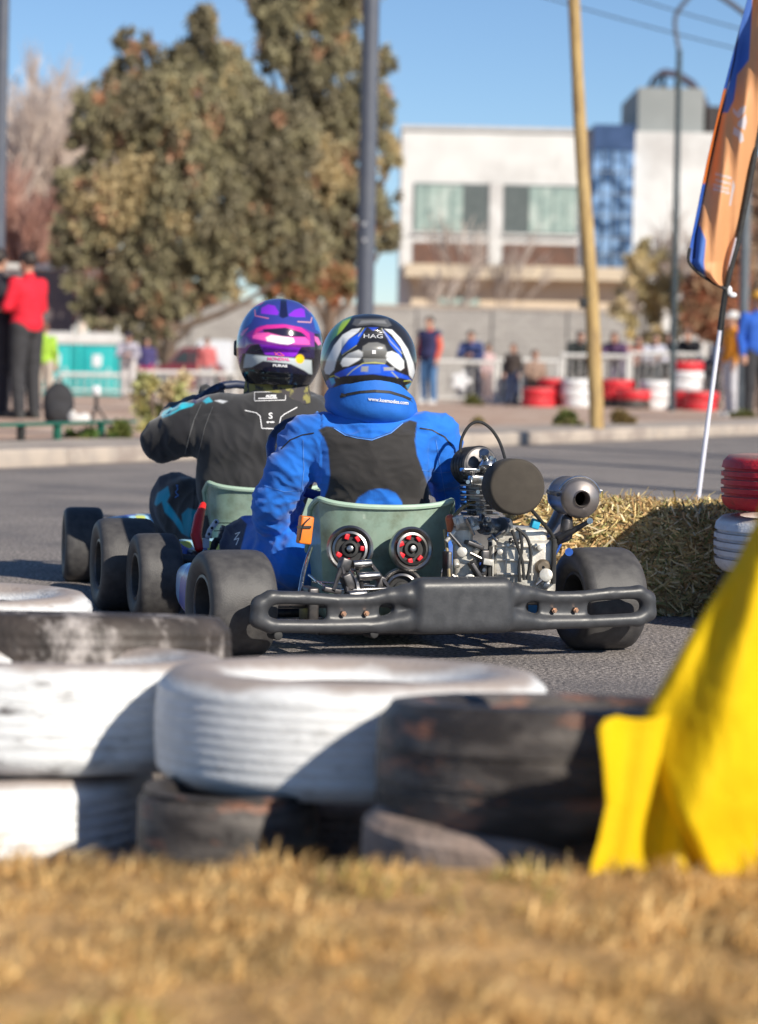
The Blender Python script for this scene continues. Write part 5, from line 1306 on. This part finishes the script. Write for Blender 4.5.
# ------ toilets, car, van, wall
tq = mat('turquoise_plastic', (.02,.42,.42), (.015,.36,.37), 5, .5, bump=.2, bscale=30)
tw_ = mat('toilet_roof', (.62,.60,.58), (.52,.5,.48), 4, .6)
def toilet(x0, x1, label):
    Y = 66; A = P(x0,360,Y).x; B = P(x1,360,Y).x; zb = gz(Y); zt = P(80,344,Y).z; zr = P(80,332,Y).z; w_ = B-A; h = zt-zb
    root = empty('portable_toilet', ((A+B)/2,Y,zb), 0, label=label, cat='portable toilet', group='portable toilets'); mb = MB()
    mb.box((0,.5,h/2), (w_,1.0,h), ch=.03)
    for q in (-1,1): mb.box((q*(w_/2-.05),-.01,h/2), (.08,.05,h), ch=.015)
    mb.build('cabin', tq, root); mb = MB(); mb.box((0,-.02,h*.49), (w_*.66,.04,h*.9), ch=.012)
    for q in (-.17,0,.17): mb.box((q*w_,-.045,h*.3), (.03,.02,h*.4), ch=.006)
    do = mb.build('door', tq, root); mb = MB(); mb.box((w_*.25,-.05,h*.5), (.04,.04,.12), ch=.008); mb.build('handle', whitem, do)
    mb = MB(); mb.box((-.02,-.046,h*.68), (.22,.012,.30), ch=.005); mb.build('sign', whitem, do)
    mb = MB(); hr = zr-zt; rs = []
    for (q, zz) in ((1.03,0),(1.03,hr*.4),(.92,hr*.85),(.6,hr)): rs.append([(-w_/2*q,.5-.53*q,h+zz),(w_/2*q,.5-.53*q,h+zz),(w_/2*q,.5+.53*q,h+zz),(-w_/2*q,.5+.53*q,h+zz)])
    mb.loft(rs); mb.build('roof', tw_, root, smooth=False); mb = MB(); mb.cyl((w_*.35,.8,h),(w_*.35,.8,h+hr+.15),.04,n=10); mb.build('vent_pipe', tw_, root)
toilet(38,75,'turquoise portable toilet with white roof behind the red jacket'); toilet(76,120,'turquoise portable toilet with white sign on its door, right one of the two')
def car(name, px0, px1, Y, top, m_, label, cat, van=False):
    A = P(px0,380,Y).x; B = P(px1,380,Y).x; zb = gz(Y); Ln = B-A; H_ = P((px0+px1)/2, top, Y).z-zb
    root = empty(name, ((A+B)/2,Y,zb), 0, label=label, cat=cat); hl = Ln/2; g = .18
    if van: pr_ = [(-hl,g),(-hl,H_*.5),(-hl*.92,H_*.62),(-hl*.62,H_*.97),(-hl*.5,H_),(hl*.92,H_),(hl,H_*.9),(hl,g)]
    else: pr_ = [(-hl,g),(-hl,H_*.50),(-hl*.95,H_*.58),(-hl*.45,H_*.66),(-hl*.15,H_*.97),(0,H_),(hl*.45,H_),(hl*.62,H_*.94),(hl*.88,H_*.68),(hl,H_*.62),(hl,g)]
    rs = []
    for y, s in ((-.0,.97),(.06,1),(1.6,1),(1.68,.97)): rs.append([(x*s, y, g+(z-g)*s) for x, z in pr_])
    mb = MB(); mb.loft(rs); bo = mb.build('body', m_, root, smooth=False)
    gl = mat('car_glass', (.02,.03,.04), (.03,.04,.05), 3, .08); mb = MB()
    if van: win = [[(-hl*.84,H_*.62),(-hl*.6,H_*.90),(-hl*.42,H_*.90),(-hl*.42,H_*.62)]]
    else: win = [[(-hl*.36,H_*.68),(-hl*.10,H_*.92),(hl*.12,H_*.92),(hl*.12,H_*.68)],[(hl*.17,H_*.68),(hl*.17,H_*.92),(hl*.5,H_*.90),(hl*.72,H_*.70)]]
    for wi in win: mb.loft([[(x,-.012,z) for x,z in wi],[(x,.02,z) for x,z in wi]])
    mb.build('window', gl, root, smooth=False)
    for x in (-hl*.64, hl*.64):
        mb = MB(); mb.lathe([(.12,-.02),(.19,-.04),(.30,-.03),(.32,.02),(.32,.16)], (x,.02,.31), (0,1,0), 28); wo = mb.build('wheel', rubber2, root); mb = MB(); mb.cyl((x,-.01,.31),(x,.03,.31),.19,n=20,ch=.01); mb.build('rim', steel, wo)
    for x in (-hl*.99,): mb = MB(); mb.ell((x,.12,H_*.48),(.06,.12,.07)); mb.build('headlight', whitem, root)
car('parked_car',147,222,62,347,mat('maroon_paint',(.14,.015,.03),(.16,.02,.035),4,.25,coat=.8),'dark red parked car beyond the left fence','car')
car('white_van',188,232,66,340,mat('white_paint',(.66,.68,.72),(.6,.62,.66),4,.3,coat=.5),'white van parked behind the dark red car','van', van=True)
blockm, N_, L_, b_ = nt('block_wall'); tc = N_.new('ShaderNodeTexCoord'); mp = N_.new('ShaderNodeMapping'); mp.inputs['Rotation'].default_value = (R(90),0,0); L_.new(tc.outputs['Object'], mp.inputs[0])
bt = N_.new('ShaderNodeTexBrick'); bt.inputs['Color1'].default_value = (.36,.345,.33,1); bt.inputs['Color2'].default_value = (.30,.285,.275,1); bt.inputs['Mortar'].default_value = (.23,.22,.21,1); bt.inputs['Scale'].default_value = 1; bt.inputs['Brick Width'].default_value = .4; bt.inputs['Row Height'].default_value = .2; bt.inputs['Mortar Size'].default_value = .012
L_.new(mp.outputs[0], bt.inputs[0]); L_.new(bt.outputs[0], b_.inputs['Base Color']); b_.inputs['Roughness'].default_value = .9
Y = 86; A = P(120,330,Y).x; B = P(648,330,Y).x; zb = gz(Y)-.1; zt = P(400,308,Y).z; root = empty('block_wall', ((A+B)/2,Y,zb), 0, label='long grey concrete block wall behind the spectators', cat='wall')
mb = MB(); mb.box((0,0,(zt-zb)/2), (B-A,.2,zt-zb)); mb.build('wall', blockm, root, smooth=False); mb = MB(); mb.box((0,0,zt-zb+.05), (B-A+.1,.28,.1), ch=.01); mb.build('coping', concrete, root)
for k in range(8): mb = MB(); mb.box((-(B-A)/2+(B-A)*k/7,-.13,(zt-zb)/2), (.3,.06,zt-zb)); mb.build('pier', blockm, root, smooth=False)
Y = 84; A = P(-60,280,Y).x; B = P(75,280,Y).x; zt = P(20,268,Y).z; root = empty('site_fence', ((A+B)/2,Y,gz(Y)), 0, label='dark fence with a pale top rail at the far left', cat='fence')
mb = MB(); mb.box((0,0,(zt-gz(Y))/2), (B-A,.06,zt-gz(Y)-.1)); mb.build('panel', mat('dark_fence',(.12,.10,.11),(.17,.13,.13),2,.8), root, smooth=False); mb = MB(); mb.box((0,-.02,zt-gz(Y)+.05), (B-A,.12,.16), ch=.02); mb.build('top_rail', fm, root)

# ------ building
BY = 112; white = mat('white_render', (.68,.68,.67), (.60,.60,.59), .7, .85, c3=(.5,.49,.48), s3=.25); cream = mat('cream_render', (.60,.50,.38), (.54,.44,.33), .7, .85); greyp = mat('grey_cladding', (.27,.29,.29), (.24,.26,.26), .7, .7)
glass = mat('window_glass', (.36,.45,.41), (.24,.32,.30), 1.4, .3, spec=.4, c3=(.50,.56,.52), s3=.8); bglass, N_, L_, b_ = nt('blue_glass')
b_.inputs['Base Color'].default_value = (.06,.17,.40,1); b_.inputs['Roughness'].default_value = .12; b_.inputs['Metallic'].default_value = .4
n = N_.new('ShaderNodeTexNoise'); n.inputs['Scale'].default_value = 1.6; tc = N_.new('ShaderNodeTexCoord'); L_.new(tc.outputs['Object'], n.inputs[0]); r = N_.new('ShaderNodeValToRGB'); r.color_ramp.elements[0].position = .42; r.color_ramp.elements[0].color = (.04,.08,.17,1); r.color_ramp.elements[1].position = .60; r.color_ramp.elements[1].color = (.34,.50,.74,1); L_.new(n.outputs[0], r.inputs[0]); L_.new(r.outputs[0], b_.inputs['Base Color'])
brownp = mat('brown_panel', (.16,.08,.055), (.10,.055,.04), 2, .7); darkf = mat('dark_frame', (.08,.10,.10), (.11,.13,.13), 5, .5)
root = empty('office_building', (P(550,300,BY).x,BY,gz(BY)), 0, label='white modern building with a blue glass stair tower and cream canopy', cat='building'); OB = root.location.copy()
def X(px): return P(px,250,BY).x-OB.x
def Zq(py, px=520): return CZ-(py-PY0)*BY/F-OB.z + (px-PX0)*0
def slab(name, x0, x1, y0, y1, fr, dep, m_, par=root, ch=0):
    mb = MB(); a, b = X(x0), X(x1); t, u = Zq(y0), Zq(y1); mb.box(((a+b)/2, fr+dep/2, (t+u)/2), (b-a, dep, t-u), ch=ch); return mb.build(name, m_, par, smooth=False)
slab('wall', 400,590,127,352,0,12,white)
slab('parapet', 398.5,591,124.5,129,-.12,12.2,mat('parapet_cap',(.5,.5,.5),(.45,.45,.45),2,.7))
for (a, b) in ((413,487),(503,577)):
    f = slab('window', a,b,182,231,-.06,.1,darkf)
    n_ = 6
    for k in range(n_):
        xa = lerp(a+1,b-1,k/n_)+.35; xb = lerp(a+1,b-1,(k+1)/n_)-.35
        op = (k in (4,5) if a < 450 else k in (0,1))
        slab('pane', xa,xb,184,229.5,-.09 if not op else -.055,.04,glass if not op else darkf,f)
    slab('sill', a-1,b+1,231,233,-.2,.22,white); slab('shutter_panel', a,b,241,263,-.06,.08,brownp)
slab('pilaster', 488.5,501.5,180,264,-.10,.12,white)
slab('canopy', 405,642,264,277,-1.6,1.58,mat('canopy_cream',(.56,.47,.35),(.5,.42,.32),1,.8))
slab('lower_wall', 412,642,277,352,-.5,.48,cream)
w_ = slab('window', 438,480,296,304,-.56,.05,darkf); slab('pane', 439,479,297,303.5,-.59,.03,glass,w_)
tw = slab('stair_tower', 590.5,631,123,264,-.6,8,bglass); slab('tower_head', 590,631.5,121,146,-.7,8.2,mat('navy_head',(.03,.06,.14),(.05,.09,.2),1,.3),tw)
for k in range(1,4): slab('mullion', 590+k*10.2-.4,590+k*10.2+.4,146,262,-.68,.06,darkf,tw)
for y in (168,190,212,234,250): slab('transom', 590.5,631,y-.5,y+.5,-.66,.05,mat('steel_transom',(.3,.35,.42),(.25,.3,.36),3,.4),tw)
slab('side_block', 631.5,716,126,352,0,12,white); slab('upper_block', 636,702,81,125.5,.3,8,greyp)
slab('brown_plinth', 592,716,250,263.5,-.3,.28,brownp)
# curved roof beyond
mb = MB(); pts = [(652,72),(662,64),(678,66),(694,76),(706,92),(716,116),(722,150)]; ri = [(X(a), Zq(b-4)) for a, b in pts]; ro2 = [(X(a)-.12, Zq(b-4)-.22) for a, b in pts]
rs = []
for (a, b), (c, d) in zip(ri, ro2): rs.append([(a,1,b),(a,1.8,b),(c,1.8,d),(c,1,d)])
mb.loft(rs); mb.build('curved_roof', mat('dark_roof',(.05,.045,.07),(.07,.06,.09),2,.5), root, smooth=False)
mb = MB()
for (a, b) in (((650,80),(656,68)),((656,80),(662,62)),((662,80),(668,62)),((645,82),(662,62)),((668,80),(662,62)),((676,80),(680,64))): mb.cyl((X(a[0]),2,Zq(a[1])), (X(b[0]),2,Zq(b[1]-2)), .07, n=6)
mb.build('roof_truss', darkf, root); slab('gap_slab', 706,722,98,250,.5,6,mat('gap_dark',(.03,.028,.03),(.05,.04,.04),1,.8))  # dark slab stands in for the black gap right of the curved roof
slab('roof_vent', 489,497,122,125,2,1,greyp)

# ------ trees and shrubs
barkm = mat('bark', (.16,.11,.08), (.09,.065,.05), 4, .9, bump=.6, bscale=20)
leafm = mat_attr('foliage', .6, trans=.28, var=.2, vscale=.8)
def leafy(blobs, Y, depth, n, ls, pal, seed, base, droop=.6):
    r = random.Random(seed); v = []; f = []; cc = []
    W_ = [b[2]**2 for b in blobs]
    cl = []
    for i in range(n):
        b = r.choices(blobs, W_)[0]; rp = b[2]*Y/F; c = P(b[0], b[1], Y)
        while True:
            d = Vector((r.uniform(-1,1), r.uniform(-1,1), r.uniform(-1,1)))
            if .25 < d.length < 1: break
        d = d.normalized()*(d.length**.45)
        cl.append((c + Vector((d.x*rp, d.y*rp*depth, d.z*rp*1.02)), rp*r.uniform(.09,.21)))
    for c, rr in cl:
        q = noise.noise(c*.55+Vector((seed,0,0)))+r.gauss(0,.18); hcol = pal(c, q, r); sx_ = r.gauss(0,.3)
        for k in range(84):
            tz_ = r.uniform(-1.5,.9); tp = .62*(1-abs(tz_+.2)/1.5)+.08; o_ = Vector((r.gauss(0,tp)*.8+tz_*sx_, r.gauss(0,tp)*.8, tz_))*rr; p = c+o_
            d = Vector((r.gauss(0,.5), r.gauss(0,.5), -droop+r.gauss(0,.55))).normalized(); sd = d.cross(Vector((r.gauss(0,1),r.gauss(0,1),r.gauss(0,.4)))).normalized()
            L_ = ls*r.uniform(.6,1.7); w_ = min(L_,ls)*.24; kk = r.uniform(.7,1.3); col = tuple(x*kk for x in hcol); b = len(v)
            v += [tuple(p-base), tuple(p+d*L_*.5+sd*w_-base), tuple(p+d*L_-base), tuple(p+d*L_*.5-sd*w_-base)]; cc += [col]*4; f.append((b,b+1,b+2,b+3))
    me = bpy.data.meshes.new('crown'); me.from_pydata(v, [], f); set_cols(me, cc); return me
def bigtree(blobs, px, Y, n, seed, label, pal, tr=.2):
    base = Vector((P(px,400,Y).x, Y, gz(Y))); root = empty('tree', base, 0, label=label, cat='tree')
    link('crown', leafy(blobs, Y, .75, n, .15, pal, seed, base), leafm, root, smooth=False)
    mb = MB(); r = random.Random(seed)
    top = P(px,60,Y)-base; mb.tube([(0,0,-.2),(.1,0,top.z*.3),(-.05,.1,top.z*.6),(top.x*.3,0,top.z)], [tr,tr*.85,tr*.6,tr*.3,tr*.15], 12)
    for b in blobs: q = P(b[0],b[1],Y)-base; s = Vector((0,0,max(.8,q.z*.45))); mb.tube([s, (s+q)/2+Vector((0,0,-.3)), q], [tr*.42,tr*.3,tr*.12], 8)
    mb.build('trunk', barkm, root)
def palA(c, q, r):
    low = max(0, min(1, (3.2-c.z)/4)); g = (.35,.315,.185); o_ = (.50,.40,.22); b_ = (.52,.30,.18); d_ = (.24,.21,.13)
    if q > .25: col = o_
    elif q > -.12: col = g
    else: col = d_
    if r.random() < .06+.50*low: col = b_
    return col
bigtree([(108,112,36),(140,62,22),(138,108,36),(198,50,26),(185,118,64),(258,140,56),(118,190,54),(84,232,30),(195,200,74),(285,230,42),(150,270,44),(112,305,28),(225,250,40),(312,255,22),(72,185,20),(212,92,50),(148,318,24),(88,135,20),(204,16,12),(200,30,14),(128,36,12),(150,28,9),(118,78,13),(96,92,10),(172,70,14),(175,285,28),(215,285,20),(165,318,16),(62,250,14),(78,290,16),(236,70,14)], 165, 68, 1750, 11, 'broad olive brown evergreen tree left of the dark lamp post', palA)
bigtree([(305,28,46),(340,80,46),(370,150,26),(352,210,38),(300,150,54),(272,4,20),(384,195,14),(335,258,34),(330,-40,60),(378,108,18),(258,-14,18),(300,235,36),(380,60,14),(388,235,12),(392,160,9),(268,60,10)], 325, 76, 1200, 23, 'tall olive evergreen tree rising out of the frame behind the dark lamp post', palA)
baret = mat('bare_twigs', (.70,.60,.53), (.58,.49,.43), 3, .85); redt = mat('reddish_twigs', (.50,.29,.23), (.42,.24,.19), 3, .85)
def bare(px, Y, H_, m_, seed, label, spread=.35, name='bare_tree', lv=5, r0=.13, group='leafless trees in the background', fork=3):
    base = Vector((P(px,400,Y).x, Y, gz(Y))); root = empty(name, base, 0, label=label, cat='tree' if 'tree' in name else 'shrub', group=group); r = random.Random(seed); mb = MB(); tw = MB()
    def br(p, d, L_, rr, k):
        q = p+d*L_; tgt = mb if k < 2 else tw
        rr = max(rr, .022); tgt.cyl(p, q, rr, rr*.7, n=5 if k < 2 else 3)
        if k >= lv: return
        for _ in range(fork if k < lv-1 else fork+1):
            nd = (d + Vector((r.gauss(0,spread), r.gauss(0,spread), r.gauss(.12,.18)))).normalized(); br(p+d*L_*r.uniform(.45,1), nd, L_*r.uniform(.6,.85), rr*.6, k+1)
    L0 = H_/2.6; br(Vector((0,0,-.1)), Vector((r.gauss(0,.04),0,1)).normalized(), L0, r0, 0)
    mb.build('trunk', m_, root); tw.build('twigs', m_, root, smooth=False)
for i, (px, Y, H_, m_) in enumerate(((-12,105,11,baret),(8,98,10.2,baret),(26,106,11.6,baret),(44,100,10.6,baret),(62,104,10.8,baret),(80,110,10.4,baret),(-2,92,7,redt),(16,90,6.6,redt),(34,91,6.8,redt),(55,93,6.6,redt),(74,92,6,redt),(95,90,5,redt))):
    bare(px, Y, H_, m_, 40+i, ('tall pale leafless tree at the far left' if m_ is baret else 'low reddish leafless tree at the far left') + ', %s' % ['touching the left edge','behind the head in the red jacket','just right of the red jacket','half way to the olive tree','close to the olive tree','behind the olive tree','at the left edge','above the red jacket','right of the red jacket','over the dark fence','over the turquoise toilets','behind the olive crown'][i], .20, fork=4, lv=5)
for i, (px, Y, H_) in enumerate(((430,98,5.5),(458,100,7),(490,97,6.5),(650,98,7),(676,96,6.5),(700,99,7.5),(628,100,6),(545,180,15))):
    bare(px, Y, H_, mat('grey_twigs', (.50,.43,.38), (.42,.35,.3), 3, .85) , 70+i, 'thin leafless tree %s' % ['before the left windows','between the window bands, taller','before the wall between the windows','before the white side wall','behind the street light','behind the orange flag','under the blue glass tower','far away above the roof line'][i], .26, lv=4, r0=.06, fork=3)
def shrub(blobs, px, Y, n, seed, label, cols, ls=.16, dp=.7, name='shrub', droop=-.2):
    base = Vector((P(px,400,Y).x, Y, gz(Y))); root = empty(name, base, 0, label=label, cat='shrub', group='shrubs along the verge')
    link('foliage', leafy(blobs, Y, dp, n, ls, lambda c, q, r: r.choice(cols), seed, base, droop), leafm, root, smooth=False)
    mb = MB()
    for b in blobs: q = P(b[0],b[1],Y)-base; mb.tube([(q.x*.2,0,-.05), (q.x*.6,0,q.z*.5), q], [.03,.02,.01], 5)
    mb.build('stems', barkm, root)
YB = [(.62,.50,.25),(.52,.44,.24),(.66,.55,.34)]
shrub([(655,270,30),(635,300,28),(672,310,32),(650,330,24),(690,290,26)], 660, 80, 95, 5, 'tall yellow brown shrub behind the thin street light', YB)
shrub([(710,290,24),(725,270,26),(705,320,18),(735,320,24)], 715, 74, 220, 6, 'rusty brown shrub behind the flag pole', [(.50,.22,.12),(.40,.20,.12),(.5,.33,.2)])
shrub([(745,230,30),(765,200,40),(770,270,40),(750,320,30)], 755, 78, 260, 8, 'large brown shrub at the right edge behind the blue jacket', [(.45,.33,.24),(.5,.34,.26),(.38,.28,.2)])
shrub([(300,280,22),(275,282,16),(335,284,20),(255,270,14)], 300, 72, 110, 9, 'rusty low growth beneath the tall olive trees', [(.48,.22,.12),(.38,.24,.12),(.26,.24,.12)])
OG = [(.60,.55,.25),(.45,.45,.2),(.7,.58,.36)]
shrub([(150,395,18),(165,420,16),(140,430,12),(175,385,14),(185,410,14)], 160, 22.5, 26, 12, 'straggly yellow green weeds left of the far driver', OG, .07, name='weeds')
shrub([(120,432,7),(90,438,6),(70,440,6)], 95, 20.5, 30, 13, 'small green weeds under the green rail', [(.12,.2,.05),(.2,.22,.06)], .05, name='weeds')
shrub([(567,424,9),(575,427,5)], 568, 27, 26, 14, 'low green tuft left of the wooden pole base', [(.15,.18,.05),(.22,.2,.08)], .06, name='weeds')
shrub([(622,420,7),(628,426,5)], 624, 28, 22, 15, 'dry tuft right of the wooden pole base', [(.28,.2,.08)], .06, name='weeds')
shrub([(480,426,5),(486,430,4)], 481, 27.5, 16, 16, 'small tuft beyond the engine hose loop', [(.3,.24,.09)], .05, name='weeds')
shrub([(742,417,5),(748,420,5),(735,419,4)], 742, 34, 22, 17, 'tuft of weeds around the thick grey post', [(.2,.2,.07),(.16,.17,.06)], .06, name='weeds')
shrub([(477,404,3),(472,402,3)], 475, 48, 12, 18, 'tiny tuft below the white barrier', [(.2,.2,.07)], .08, name='weeds')
bpy.data.scenes.remove(TS)
bpy.context.view_layer.update()
